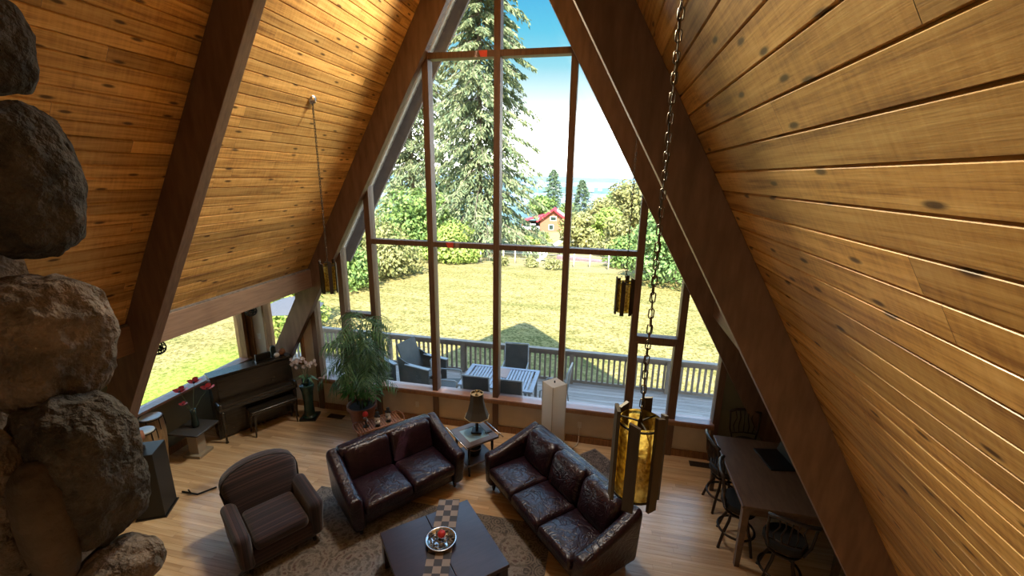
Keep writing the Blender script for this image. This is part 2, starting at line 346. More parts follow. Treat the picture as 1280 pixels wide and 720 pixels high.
def dup(o, loc, rz=0, label=None, sc_=None, group=None):
    c = copy_tree(o); c.location = loc; c.rotation_euler = (0, 0, rz)
    if sc_ is not None: c.scale = sc_ if not isinstance(sc_, (int, float)) else (sc_,)*3
    if label: c['label'] = label
    if group: c['group'] = group
    return c
def struct(name, mb, m, parent=None, **k):
    o = mb.build(name, m, parent, **k)
    if not parent: o['kind'] = 'structure'
    return o
def S(*a): # one box mesh
    mb = MB()
    for c, d in a: mb.box(c, d)
    return mb
def planks(O, A, B, Nn, rows, pitch, x0, x1, lmin, lmax, groove=.006, depth=.008, clip=None, rnd=random):
    mb = MB(); mb.uv = []
    O, A, B, Nn = Vector(O), Vector(A), Vector(B), Vector(Nn)
    for r in range(rows):
        lo, hi = (x0, x1) if not clip else clip(r)
        x = lo - rnd.random()*lmax*.6
        while x < hi:
            l = rnd.uniform(lmin, lmax); a, b = max(x, lo), min(x+l, hi); x += l
            if b-a < .02: continue
            y0 = r*pitch; g = .0012
            prof = [(0, -depth), (groove, 0), (pitch-groove, 0), (pitch, -depth)]
            o = len(mb.v)
            for xx in (a+g, b-g):
                for yy, zz in prof:
                    mb.v.append(O+A*xx+B*(y0+yy)+Nn*zz); mb.uv.append((xx, y0+yy))
            for i in range(3):
                q = (o+i, o+4+i, o+5+i, o+1+i)
                mb.f.append(q if A.cross(B).dot(Nn) > 0 else q[::-1])
    return mb
# ------------------------------------------------------------------ room shell
XW = 5.15
YB = -9.6                                                  # rear gable wall, behind the camera
fl = planks((-5.2, YB, 0), (1, 0, 0), (0, 1, 0), (0, 0, 1), 121, .08, 0, 10.4, .6, 2.4, .0012, .002)
struct('floor', fl, M['floor'])
struct('floor_slab', S(((0, YB/2, -.08), (10.6, -YB+.4, .14))), M['trim'])
sl = math.sqrt(1+K*K)
rs = random.Random(4)
for side, s, pitch in (('left', -1, .125), ('right', 1, .155)):
    B = Vector((s/sl, 0, -K/sl)); Nn = Vector((-s*K/sl, 0, -1/sl))
    n = int((ZB-2.86)/(K/sl)/pitch)
    nlow = int(ZB/(K/sl)/pitch) if s > 0 else n
    cb = planks((0, 0, ZB), (0, 1, 0), B, Nn, nlow, pitch, YB, 0, 2.2, 4.8, .008, .018, rnd=rs, clip=lambda r: (YB, 0 if r < n else -3.3))
    struct('ceiling_'+side, cb, M['board'])
    yb_ = -3.3 if s > 0 else YB; yl = -yb_
    so = planks((0, 0, ZB), (0, 1, 0), B, Nn, n, pitch*1.3 if s > 0 else .16, .02, .92, 3, 4, .004, .02, clip=lambda r: (.02, .92), rnd=rs) if False else planks((0, 0, ZB), (0, 1, 0), B, Nn, int((ZB-2.86)/(K/sl)/.15), .15, .02, .92, 3, 4, .006, .014, rnd=rs)
    struct('soffit', so, M['soffit'])
    rf = MB(); t0 = Nn*-.03; t1 = Nn*-.24; e0 = Vector((0, 0, ZB)); ee = Vector((s*(ZB-2.86)/K, 0, 2.86))
    rf.prism([e0+t0, ee+t0, ee+t1, e0+t1+Vector((0, 0, .1))], (0, YB-.3, 0), (0, .92, 0)); struct('roof', rf, M['roof'])
    if s > 0:
        r3 = MB(); ef = Vector((ZB/K, 0, 0)); r3.prism([ee+t0, ef+t0, ef+t1, ee+t1], (0, YB-.3, 0), (0, -3.3, 0)); struct('roof', r3, M['roof']); w_ = MB(); w_.prism([(3.55, 0, 2.7), (XW, 0, 0), (XW, 0, 2.7)], (0, -3.36, 0), (0, -3.3, 0)); struct('wall_alcove', w_, M['wall'])
    bb = MB(); zi, zo = 8.72, 9.5
    bb.prism([(0, 0, zi), (s*(zi-2.86)/K, 0, 2.86), (s*(zo-2.86)/K, 0, 2.86), (0, 0, zo)], (0, .86, 0), (0, .92, 0)); struct('fascia', bb, M['fascia'])
    for y in (-.15, -3.3, -7.5):
        b = MB(); w = .065
        b.prism([(0, 0, ZI), (s*ZI/K, 0, 0), (s*ZB/K, 0, 0), (0, 0, ZB)], (0, y-w, 0), (0, y+w, 0)); struct('rafter', b, M['rafter'], bevel=.006)
    struct('header_beam', S(((s*3.5, yb_/2, 2.74), (.13, yl, .32))), M['rafter_pine'], bevel=.006)
    struct('ceiling_extension_'+side, S(((s*4.42, yb_/2, 2.65), (1.75, yl, .05))), M['wall'])
    struct('roof_extension', S(((s*4.6, yb_/2+.3, 2.82), (2.3, yl+.6, .2))), M['roof'])
# side walls
XW = 5.15
def wall_with_hole(mb, x, t, y0, y1, z0, z1, h):
    a, b, c, d = h
    mb.box((x, (y0+a)/2, (z0+z1)/2), (t, a-y0, z1-z0)); mb.box((x, (b+y1)/2, (z0+z1)/2), (t, y1-b, z1-z0))
    mb.box((x, (a+b)/2, (z0+c)/2), (t, b-a, c-z0)); mb.box((x, (a+b)/2, (d+z1)/2), (t, b-a, z1-d))
wl = MB(); wall_with_hole(wl, -XW-.07, .14, YB, .0, 0, 2.63, (-2.6, -.14, .98, 2.4)); struct('wall_left', wl, M['olive'])
wr = MB(); wr.box((XW+.07, YB/2, 1.315), (.14, -YB, 2.63)); struct('wall_right', wr, M['olive'])
# rear wall (behind the camera), with the loft it carries
wb = MB(); wb.prism([(-5.3, 0, 0), (5.3, 0, 0), (5.3, 0, 2.63), (3.6, 0, 2.75), (0, 0, ZB), (-3.6, 0, 2.75), (-5.3, 0, 2.63)], (0, YB-.15, 0), (0, YB, 0)); struct('wall_rear', wb, M['wall'])
struct('loft_floor', S(((0, (YB-7.6)/2, 2.95), (6.7, -YB-7.6+.0 if False else 2.0, .2))), M['trim'])
# front wall: knee wall and the opaque ends
wf = MB()
wf.box((.06, .04, .33), (7.4, .14, .66)); wf.box((-4.99, .04, 1.315), (.55, .14, 2.63)); wf.box((-3.76, .04, 1.315), (.26, .14, 2.63)); wo = MB().box((4.52, .04, 1.315), (1.5, .14, 2.63)); struct('wall_front', wo, M['olive'])
wf.box((-4.3, .04, .47), (.86, .14, .94)); wf.box((-4.3, .04, 2.5), (.86, .14, .26))
struct('wall_front', wf, M['wall'])
for s in (-1, 1):                                          # gable strip between rafter and roof, above the glass
    g = MB(); g.prism([(0, 0, 8.42), (s*(8.42-2.5)/K, 0, 2.5), (s*(9.12-2.5)/K, 0, 2.5), (0, 0, 9.12)], (0, -.03, 0), (0, .1, 0)); struct('wall_gable', g, M['soffit'])
struct('baseboard_front', S(((.06, -.045, .06), (7.3, .03, .12)), ((4.5, -.045, .06), (1.3, .03, .12)), ((-4.4, -.045, .06), (1.4, .03, .12))), M['trim'])
struct('baseboard_left', S(((-XW+.015, -4.8, .06), (.03, 9.4, .12))), M['trim'])
struct('baseboard_right', S(((XW-.015, -4.8, .06), (.03, 9.4, .12))), M['trim'])
# ---- the big gable window: one timber grid, one pane per opening
def zroof(x, z0=8.42): return z0-K*abs(x)
win = empty('window_1', (0, 0, 0), kind='structure')
SILL, T1, T2, TD = .69, 3.45, 6.38, 2.0
posts = [(-3.6, .1, 0, None), (-2.95, .1, 0, None), (-2.32, .1, 0, None), (-1.158, .1, 0, None), (0, .1, 0, None), (1.158, .1, 0, None), (2.317, .105, 0, None), (3.05, .105, 0, None), (3.74, .1, 0, None)]
for x, w, z0, z1 in posts:
    p = MB(); zt_a, zt_b = zroof(x-w/2, 8.5), zroof(x+w/2, 8.5)
    p.prism([(x-w/2, 0, z0), (x+w/2, 0, z0), (x+w/2, 0, zt_b), (x-w/2, 0, zt_a)], (0, -.075, 0), (0, .11, 0)); p.build('post', M['post'], win)
for x in (2.35, 3.02):                                      # door jambs, thicker below the door head
    MB().box((x, .02, 1.0+.33), (.1, .2, 1.36)).build('jamb', M['post'], win)
def rail_(x0, x1, z, h): return MB().box(((x0+x1)/2, .02, z), (x1-x0, .16, h))
rail_(-2.27, 2.27, T1, .085).build('transom', M['post'], win)
rail_(-1.2, 1.2, T2, .09).build('transom', M['post'], win)
rail_(2.36, 3.0, TD+.04, .13).build('transom', M['post'], win); rail_(-2.9, -2.36, TD+.04, .1).build('transom', M['post'], win)
sb = MB().box((.06, -.0, .68), (7.3, .25, .035)); sb.build('sill', M['sill'], win, bevel=.006)
MB().box((.06, -.115, .635), (7.3, .02, .06)).build('sill_apron', M['trim'], win)
def clip_poly(x0, x1, z0, z1):
    pts = [(x0, z0), (x1, z0), (x1, z1), (x0, z1)]
    for s in (-1, 1):
        res = []
        def d(p): return 8.45-K*s*p[0]-p[1]
        for i, p in enumerate(pts):
            q = pts[(i+1) % len(pts)]; a, b = d(p), d(q)
            if a >= 0: res.append(p)
            if (a > 0 > b) or (a < 0 < b):
                t = a/(a-b); res.append((p[0]+(q[0]-p[0])*t, p[1]+(q[1]-p[1])*t))
        pts = res
        if not pts: break
    return pts
xs = [p[0] for p in posts]
for i in range(len(xs)-1):
    a, b = xs[i], xs[i+1]; lv = [.66]
    if a > 2.2 and b < 3.2 or a < -2.2 and b > -3.0: lv.append(TD)
    if abs((a+b)/2) < 2.3: lv.append(T1)
    if abs((a+b)/2) < 1.1: lv.append(T2)
    lv.append(9)
    for z0, z1 in zip(lv, lv[1:]):
        q = clip_poly(a, b, z0, z1)
        if len(q) > 2:
            g = MB(); g.prism([(x, 0, z) for x, z in q], (0, .03, 0), (0, .036, 0)); g.build('pane', M['glass'], win)
# left window and small corner window
w2 = empty('window_2', (0, 0, 0), kind='structure')
fr = MB()
for y in (-2.58, -.17): fr.box((-XW-.03, y, 1.69), (.2, .07, 1.42))
fr.box((-XW-.03, -1.375, 2.37), (.2, 2.44, .06)); fr.build('frame', M['trim'], w2)
MB().box((-XW-.0, -1.37, .97), (.2, 2.5, .04)).build('sill', M['sill'], w2)
MB().box((-XW-.06, -1.375, 1.69), (.006, 2.42, 1.4)).build('pane', M['glass'], w2)
w3 = empty('window_3', (0, 0, 0), kind='structure')
fr = MB()
for x in (-4.70, -3.91): fr.box((x, .02, 1.66), (.05, .2, 1.44))
fr.box((-4.3, .02, .95), (.8, .2, .04)); fr.build('frame', M['trim'], w3)
MB().box((-4.3, .05, 1.66), (.76, .006, 1.44)).build('pane', M['glass'], w3)
struct('trim_1', S(((-5.06, -.06, 1.6), (.12, .03, 2.0))), M['trim'])
# ------------------------------------------------------------------ stone chimney, left foreground
ch = empty('stone_chimney', (-1.35, -5.5, 0), 0, 'tall rough fieldstone chimney rising close by at the left edge', 'chimney')
ck = MB(); ck.prism([(-1.75, 0, 0), (-.8, 0, 0), (-.92, 0, 2.4), (-.92, 0, 3.4), (-.98, 0, 4.15), (-1.06, 0, 4.6), (-1.1, 0, 5.9), (-1.62, 0, 5.9)], (1.35, -.42, 0), (1.35, .02, 0))
ck.build('mortar_core', M['mortar'], ch)
def stone(cx, cy, cz, rx, ry, rz_, m, seed, lump=.16, p=3.2, tilt=0):
    mb = MB(); R = Matrix.Rotation(tilt, 3, 'Y')
    def fn(q):
        u = Vector((q.x/rx, q.y/ry, q.z/rz_)); k = (abs(u.x)**p+abs(u.y)**p+abs(u.z)**p)**(-1/p); q = q*k
        o = Vector((seed*7.1, seed*3.3, seed*1.7))
        d = noise.noise(q*2.6+o)*lump*1.1+abs(noise.noise(q*6.5+o))*lump*-.75+noise.noise(q*14+o)*lump*.32+noise.noise(q*34+o)*lump*.17
        return R @ (q*(1+d/ (rx+.1)*.6))
    mb.ball((cx+1.35, cy+5.5, cz), (rx, ry, rz_), 120, 80, fn)
    return mb.build('stone', m, ch, smooth=True)
stone(-1.047, -5.381, 5.14, .145, .13, .205, M['stone'], 1, .06)
stone(-.815, -5.54, 4.554, .206, .18, .335, M['stone'], 2, .07)
stone(-.615, -5.725, 3.891, .255, .215, .272, M['stone_light'], 3, .09)
stone(-.363, -5.811, 3.363, .21, .18, .34, M['stone'], 4, .08, tilt=.1)
stone(-.45, -6.04, 3.36, .1, .09, .32, M['stone_light'], 5, .04)
stone(-.30, -6.01, 3.27, .075, .08, .28, M['stone_brown'], 6, .03, 2.6)
stone(-.199, -5.877, 2.96, .135, .13, .085, M['stone_light'], 7, .05)
stone(-.62, -5.98, 2.85, .3, .14, .2, M['stone'], 8); stone(-.98, -5.72, 2.36, .28, .25, .22, M['stone_brown'], 9)
stone(-.95, -5.7, 1.8, .3, .28, .26, M['stone'], 10); stone(-.93, -5.7, 1.25, .3, .28, .27, M['stone_light'], 11); stone(-.92, -5.7, .72, .3, .28, .25, M['stone'], 12); stone(-.9, -5.7, .24, .32, .3, .23, M['stone_brown'], 13)
stone(-1.12, -5.45, 5.6, .2, .2, .24, M['stone_light'], 14, .08)
for k, (z, h) in enumerate(((.3, .3), (.95, .33), (1.65, .34), (2.35, .33), (3.05, .34), (3.75, .34), (4.4, .3), (5.0, .3), (5.6, .3))):
    stone(-1.42, -5.8, z, .36, .2, h, M[('stone', 'stone_brown', 'stone_light')[k % 3]], 20+k, .08)
# ------------------------------------------------------------------ pendant lamps
def link_chain(mb, top, bot, L_=.05, r=.004, w=.015):
    top, bot = Vector(top), Vector(bot); d = bot-top; n = max(2, int(d.length/(L_*.78))); u = d.normalized()
    x = Vector((1, 0, 0)); y = Vector((0, 1, 0))
    for i in range(n):
        c = top+d*((i+.5)/n); side = x if i % 2 else y; h = L_/2-w
        pts = []
        for k in range(12):
            t = 2*PI*k/12; pts.append(c+side*w*math.cos(t)+u*(w*math.sin(t)+(h if math.sin(t) > 0 else -h)))
        mb.tube(pts, r, 5, True)
def pendant(label, x, y, zb, ztop, rot, slope, lk=(.05, .004, .015)):
    """hexagonal drum of amber glass with dark timber slats, hung on a chain"""
    t = empty('pendant_lamp', (x, y, zb), 0, label, 'lamp', 'amber glass pendant lamps on chains')
    H = .45; Rr = .098
    g = MB(); n = 36
    for r0, flip in ((Rr-.008, 0),):
        vs = []; 
        for zz in (.02, .395):
            for k in range(n): a = 2*PI*k/n; vs.append((r0*math.cos(a), r0*math.sin(a), zz))
        g.add(vs, [(k, (k+1) % n, n+(k+1) % n, n+k) for k in range(n)])
    g.build('glass_shade', M['amber'], t, smooth=True)
    for k in range(6):
        a = rot+k*PI/3; c, s_ = math.cos(a), math.sin(a); hw = .024
        up = .035 if k % 2 else .0
        pts = [(-hw, 0), (hw, 0), (hw, H-.03+up), (-hw, H+up-.015)]
        T = Matrix.Translation((0, 0, -.01)) @ Matrix.Rotation(a, 4, 'Z')
        m_ = MB(); po = [T @ Vector((Rr, p[0], p[1])) for p in pts]; d = T.to_3x3() @ Vector((.016, 0, 0))
        m_.prism(po, (0, 0, 0), d); m_.build('slat', M['slat'], t)
    MB().tube([(Rr*math.cos(2*PI*k/24), Rr*math.sin(2*PI*k/24), .03) for k in range(24)], .005, 6, True).build('ring', M['iron'], t)
    rg = MB().tube([(Rr*math.cos(2*PI*k/24), Rr*math.sin(2*PI*k/24), .385) for k in range(24)], .005, 6, True)
    for k in range(3): a = rot+PI/6+k*PI*2/3; rg.bar((0, 0, .385), (Rr*math.cos(a), Rr*math.sin(a), .385), .006, .006)
    rg.build('ring', M['iron'], t)
    so = MB().lathe([(.0, .20), (.022, .2), (.024, .3), (.012, .31), (.012, .385), (.006, .40), (.006, .43)], n=12); so.build('socket', M['bronze'], t, smooth=True, sharp=40)
    bl = MB().lathe([(.012, .21), (.03, .17), (.034, .14), (.022, .11), (.001, .1)], n=12); bl.build('bulb', M['ivory'], t, smooth=True)
    c = MB(); link_chain(c, (0, 0, ztop-zb-.03), (0, 0, .42), *lk); c.build('chain', M['chain'], t, smooth=True)
    wr_ = MB().tube([(.006*math.sin(i*1.3), .006*math.cos(i*1.3), .42+(ztop-zb-.45)*i/30) for i in range(31)], .0025, 5); wr_.build('cord', M['iron'], t, smooth=True)
    cp = MB(); nn = Vector((-slope*K/sl, 0, -1/sl)) if slope else Vector((0, 0, -1))
    q = nn.to_track_quat('Z', 'Y').to_matrix().to_4x4(); Tm = Matrix.Translation((0, 0, ztop-zb)) @ q
    cp.lathe([(.065, 0), (.065, .01), (.05, .03), (.02, .045), (.006, .06)], n=20, T=Tm); cp.build('canopy', M['silver'], t, smooth=True, sharp=40)
    return t
zc = lambda x: ZB-K*abs(x)
pendant('amber pendant lamp hanging on a thin chain above the piano corner at left', -2.03, -1.69, 2.97, zc(2.03), .3, -1, (.045, .0035, .012))
pendant('amber pendant lamp hanging against the window, right of centre, in front of the lawn', 2.03, -1.69, 2.98, zc(2.03), .3, 1, (.045, .0035, .012))
pendant('large near amber pendant lamp on a heavy link chain above the leather sofa', 1.945, -5.19, 3.165, zc(1.945), .22, 1, (.044, .0029, .0105))
# ------------------------------------------------------------------ upholstery
def wr(p, k, seed, f=3.0): return noise.noise(p*f+Vector((seed*5.1, seed*2.3, 0)))*k
def sofa(name, label, loc, rz, Lx, n, back_cush, lbl_cat):
    t = empty(name, loc, rz, label, lbl_cat)
    D = .93; aw = .17
    MB().rbox((0, .02, .215), (Lx-.12, D-.12, .23), .05, 4).build('base', M['leather'], t, smooth=True)
    for s in (-1, 1):
        def fn(p, s=s):
            u = (p.y+D/2)/D; zz = (p.z+.25)/.5
            top = .60+.285*max(0, (u-.12)/.88)**1.25-.02*max(0, .2-u)
            return Vector((p.x*(1+.1*zz)+s*.05*(zz-.3)*(1.0-.3*u), p.y, zz*(top-.1)-.25+wr(p, .006, s)))
        MB().rbox((s*(Lx/2-aw/2), 0, .35), (aw, D, .5), .06, 7, fn).build('armrest', M['leather'], t, smooth=True)
    def fb(p):
        zz = (p.z+.38)/.76
        return Vector((p.x, p.y+zz*.10-.05+.02*math.sin(zz*PI), p.z+wr(p, .008, 4, 5)*max(0, zz-.5)+.02*(1-(p.x/(Lx/2))**2)*zz))
    MB().rbox((0, D/2-.12, .485), (Lx-aw*1.2, .2, .77), .07, 8, fb).build('backrest', M['leather'], t, smooth=True)
    W = (Lx-2*aw+.01)/n
    for i in range(n):
        x = (i-(n-1)/2)*W
        def fs(p, i=i):
            u, v = p.x/(W/2), p.y/.33
            z = p.z+(.028*(1-u*u)*(1-v*v) if p.z > 0 else 0)+wr(p, .006, i+7, 7)
            return Vector((p.x, p.y, z))
        MB().rbox((x, -.16, .375), (W-.008, .66, .17), .055, 9, fs).build('seat_cushion', M['leather'], t, smooth=True)
        def fc(p, i=i):
            u, v = p.x/(W/2), p.z/.22
            y = p.y-((.05 if back_cush else .02)*(1-u*u)*(1-v*v) if p.y < 0 else 0)
            zz = p.z*(1+ (.05*(1-u*u) if p.z > 0 else 0))+wr(Vector((p.x*2.6, p.y, p.z)), .012, i+3, 8)
            return Vector((p.x, y+(p.z+.2)*.26, zz))
        hb = .46 if back_cush else .45
        MB().rbox((x, .20 if back_cush else .235, .66 if back_cush else .635), (W-.012 if back_cush else W-.002, .22 if back_cush else .17, hb), .085 if back_cush else .06, 9, fc).build('back_cushion', M['leather'], t, smooth=True)
    for sx in (-1, 1):
        for sy in (-1, 1):
            MB().lathe([(.02, 0), (.032, .06), (.034, .105)], (sx*(Lx/2-.12), sy*(D/2-.1), 0), 10).build('foot', M['legwood'], t, smooth=True)
    return t
sofa('loveseat', 'burgundy leather two-seat sofa between the striped armchair and the coffee table', (-.97, -1.98, .012), math.radians(51.5), 1.68, 2, False, 'sofa')
sofa('sofa', 'long burgundy leather three-seat sofa right of the coffee table, back to the window', (1.30, -2.04, .012), math.radians(-46.6), 2.2, 3, True, 'sofa')
# striped armchair
ac = empty('armchair', (-2.13, -3.12, .012), math.radians(56), 'brown striped fabric armchair with rounded back at the rug edge', 'armchair')
MB().rbox((0, -.02, .22), (.78, .74, .26), .05, 4).build('base', M['stripe_b'], ac, smooth=True)
def fback(p):
    u = max(-1, min(1, p.x/.46)); zz = (p.z+.34)/.68
    arch = .58+.42*math.sqrt(max(0, 1-(abs(u)**2.2)))
    return Vector((p.x*(1-.1*(1-zz)), p.y+zz*.17-(.05*(1-u*u)*math.sin(max(0, min(1, zz))*PI) if p.y < 0 else 0), zz*.72*arch-.34))
MB().rbox((0, .30, .64), (.90, .2, .68), .07, 10, fback).build('backrest', M['stripe_b'], ac, smooth=True)
pp = []
for i in range(41):
    u = -1+2*i/40; arch = .58+.42*math.sqrt(max(0, 1-abs(u)**2.2)); zz = .97
    for_edge = arch
    pp.append((u*.448, .30+.17*zz-.085+.02, .64-.34+.72*for_edge*.985))
pp = [(-.42, .27, .55)]+pp+[(.42, .27, .55)]
MB().tube(pp, .011, 6).build('piping', M['piping'], ac, smooth=True)
for s in (-1, 1):
    def fa(p, s=s):
        zz = (p.z+.25)/.5; u = (p.y+.38)/.76
        return Vector((p.x*(1+.28*max(0, zz-.55))+s*.03*zz, p.y-.03*math.sin(u*3), p.z*(1+.0*u)-.03*(1-u)*max(0, zz)))
    MB().rbox((s*.385, -.04, .37), (.16, .76, .5), .07, 7, fa).build('armrest', M['stripe_a'], ac, smooth=True)
def fseat(p):
    u, v = p.x/.3, p.y/.33
    return Vector((p.x, p.y, p.z+(.03*(1-u*u)*(1-v*v) if p.z > 0 else 0)))
MB().rbox((0, -.10, .405), (.6, .66, .16), .06, 8, fseat).build('seat_cushion', M['stripe_b'], ac, smooth=True)
for sx in (-1, 1):
    for sy in (-1, 1): MB().lathe([(.018, 0), (.03, .1)], (sx*.36, sy*.3-.02, 0), 10).build('foot', M['legwood'], ac, smooth=True)
# rug
rg = empty('area_rug', (-.45, -3.35, 0), 0, 'large beige floral area rug under the coffee table and armchair', 'rug')
MB().box((0, 0, .005), (3.5, 2.5, .01)).build('field', M['rug'], rg)
bd = MB(); bd.box((0, 1.13, .0065), (3.5, .26, .011)); bd.box((0, -1.13, .0065), (3.5, .26, .011)); bd.box((-1.63, 0, .0065), (.26, 2.0, .011)); bd.box((1.63, 0, .0065), (.26, 2.0, .011)); bd.build('border', M['rug_edge'], rg)
# coffee table
ct = empty('coffee_table', (.15, -3.16, .012), math.radians(42), 'square dark espresso coffee table with a lengthwise seam on the rug', 'coffee table')
for s in (-1, 1): MB().box((s*.272, 0, .415), (.54, 1.08, .045)).build('top_panel', M['espresso'], ct, bevel=.006)
MB().box((0, 0, .3), (.94, .94, .185)).build('apron', M['espresso'], ct, bevel=.004)
MB().box((0, 0, .1), (.92, .92, .03)).build('shelf', M['espresso'], ct, bevel=.004)
for sx in (-1, 1):
    for sy in (-1, 1): MB().box((sx*.48, sy*.48, .196), (.1, .1, .392)).build('leg', M['espresso'], ct, bevel=.005)
ru = MB(); nseg = 24
for i in range(nseg+1):
    y = -.62+1.24*i/nseg
    for x in (-.125, .125): ru.v.append(Vector((x, y, 0))); 
ru.f = [(2*i, 2*i+1, 2*i+3, 2*i+2) for i in range(nseg)]
ru2 = MB(); ru2.box((0, 0, 0), (.27, 1.3, .007))
ct.scale = (1.055, 1.055, 1)
rn = ru2.build('table_runner', M['runner'], None); rn.location = (.11, -3.05, .455); rn.rotation_euler = (0, 0, math.radians(12.5))
tag(rn, 'checkered brown and black woven runner laid askew across the coffee table', 'table runner')
bw = empty('bowl', (.11, -3.09, .458), 0, 'round silver bowl of potpourri on the checkered table runner', 'bowl')
MB().lathe([(.001, .012), (.09, .012), (.15, .03), (.165, .05), (.18, .052), (.182, .046), (.16, .022), (.1, .0), (.001, .0)], n=32, cap=False).build('dish', M['silver'], bw, smooth=True)
pt = MB(); rr = random.Random(5)
for i in range(95):
    a, r = rr.random()*6.28, .14*math.sqrt(rr.random()); pt.ball((r*math.cos(a), r*math.sin(a), .035+rr.random()*.02), (.016, .012, .01), 6, 4)
o = pt.build('potpourri', mat('potpourri', (.18, .14, .10), .8, var=.9, vscale=30), bw, smooth=True); o['kind'] = 'stuff'
rc = empty('candle', (.115, -3.075, .527), 0, 'red ball candle in the middle of the silver bowl', 'candle')
MB().ball((0, 0, .03), (.047, .047, .042), 16, 10).build('wax', M['red'], rc, smooth=True); MB().tube([(0, 0, .07), (.002, 0, .088)], .002, 5).build('wick', M['black'], rc)
# ------------------------------------------------------------------ side table, lamp
st = empty('side_table', (-.10, -1.06, 0), math.radians(46), 'low wooden side table with glass inset top between the two leather sofas', 'side table')
fr = MB()
for s in (-1, 1): fr.box((s*.235, 0, .565), (.11, .58, .035)); fr.box((0, s*.235, .565), (.36, .11, .035))
fr.build('top_frame', M['tablewood'], st, bevel=.004)
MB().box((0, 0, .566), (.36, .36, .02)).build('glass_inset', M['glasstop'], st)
for s in (-1, 1):
    MB().tube([(s*.32, -.36, .6), (s*.32, .36, .6)], .011, 8).build('rail', M['silver'], st, smooth=True)
    for e in (-1, 1): MB().tube([(s*.32, e*.26, .6), (s*.29, e*.26, .56)], .008, 6).build('rail_bracket', M['iron'], st)
for sx in (-1, 1):
    for sy in (-1, 1): MB().lathe([(.018, 0), (.014, .04), (.022, .12), (.016, .3), (.024, .42), (.018, .548)], (sx*.21, sy*.21, 0), 10).build('leg', M['iron'], st, smooth=True)
MB().box((0, 0, .2), (.5, .5, .022)).build('shelf', M['tablewood'], st, bevel=.003)
ba = empty('basket', (-.1, -1.06, .211), .5, 'small dark basket on the lower shelf of the side table', 'basket')
MB().lathe([(.001, .004), (.10, .004), (.12, .12), (.11, .12), (.092, .012), (.001, .012)], n=20, cap=False).build('body', M['iron'], ba, smooth=True); MB().tube([(.115*math.cos(k*.3142), .115*math.sin(k*.3142), .12) for k in range(20)], .008, 6, True).build('rim', M['bamboo'], ba, smooth=True)
tl = empty('table_lamp', (-.07, -1.0, .583), math.radians(8), 'table lamp with dark flared octagonal shade on the side table', 'lamp')
MB().box((0, 0, .012), (.17, .17, .024)).build('base', M['iron'], tl, bevel=.006)
MB().lathe([(.03, .024), (.034, .1), (.04, .26), (.02, .28), (.012, .34)], n=4, rot=PI/4).build('stem', M['legwood'], tl)
sd = MB(); n = 8; prof = [(.2, .27), (.15, .39), (.115, .54), (.102, .68)]
vs = []
for r, z in prof:
    for k in range(n): a = 2*PI*k/n+PI/8; vs.append((r*math.cos(a), r*math.sin(a), z))
sd.add(vs, [(i*n+k, i*n+(k+1) % n, (i+1)*n+(k+1) % n, (i+1)*n+k) for i in range(3) for k in range(n)])
o = sd.build('lamp_shade', M['shade'], tl); so_ = o.modifiers.new('thick', 'SOLIDIFY'); so_.thickness = .004
MB().tube([(.202*math.cos(2*PI*k/8+PI/8), .202*math.sin(2*PI*k/8+PI/8), .269) for k in range(8)], .005, 6, True).build('shade_trim', M['shade_top'], tl)
rm = MB().tube([(.104*math.cos(2*PI*k/8+PI/8), .104*math.sin(2*PI*k/8+PI/8), .68) for k in range(8)], .005, 6, True)
for k in range(6): a = k*PI/3; rm.tube([(0, 0, .672), (.1*math.cos(a), .1*math.sin(a), .677)], .003, 5)
rm.build('shade_trim', M['shade_top'], tl, smooth=True)
MB().lathe([(.098, .645), (.03, .646)], n=8, cap=False, rot=PI/8).build('diffuser', M['shade_top'], tl)
MB().tube([(0, 0, .33), (0, 0, .72)], .006, 8).build('rod', M['brass'], tl); MB().ball((0, 0, .725), .014, 8, 6).build('finial', M['brass'], tl, smooth=True)
rem = MB().box((0, 0, .008), (.045, .12, .016)); o = rem.build('remote_control', M['black'], None, bevel=.004); o.location = (.12, -.98, .583); o.rotation_euler = (0, 0, -.9); tag(o, 'small black remote control on the side table beside the lamp', 'remote')
# paper floor lamp
pl = empty('floor_lamp', (1.10, -.42, 0), math.radians(44), 'tall square white rice-paper floor lamp by the window wall', 'lamp')
MB().box((0, 0, .67), (.28, .28, 1.26)).build('paper_shade', M['paper'], pl, bevel=.003)
fr = MB()
for sx in (-1, 1):
    for sy in (-1, 1): fr.box((sx*.141, sy*.141, .66), (.01, .01, 1.3))
fr.build('frame', mat('pale_frame', (.55, .48, .4), .6), pl)
MB().box((0, 0, .02), (.29, .29, .04)).build('base', M['white'], pl)
MB().tube([(0, 0, 1.3), (0, 0, 1.335)], .012, 10).build('stem_cap', M['iron'], pl)
cd = MB().tube([(1.22, -.4, .02), (1.3, -.38, .01), (1.42, -.3, .008), (1.5, -.17, .01), (1.53, -.09, .05), (1.535, -.075, .2), (1.535, -.062, .32)], .006, 6); o = cd.build('power_cord', M['ivory'], None, smooth=True); tag(o, 'pale power cord from the paper lamp up to the wall outlet', 'cord')
def outlet(x, label, y=-.032, z=.34):
    t = empty('wall_outlet', (x, y, z), 0, label, 'outlet'); MB().box((0, .0, 0), (.07, .006, .115)).build('plate', M['plastic_white'], t, bevel=.002)
    for s in (-1, 1): MB().box((0, -.004, s*.026), (.03, .004, .035)).build('socket', M['ivory'], t, bevel=.001)
outlet(1.535, 'white wall outlet right of the paper lamp with a cord plugged in'); outlet(-1.55, 'white wall outlet on the knee wall left of the loveseat')
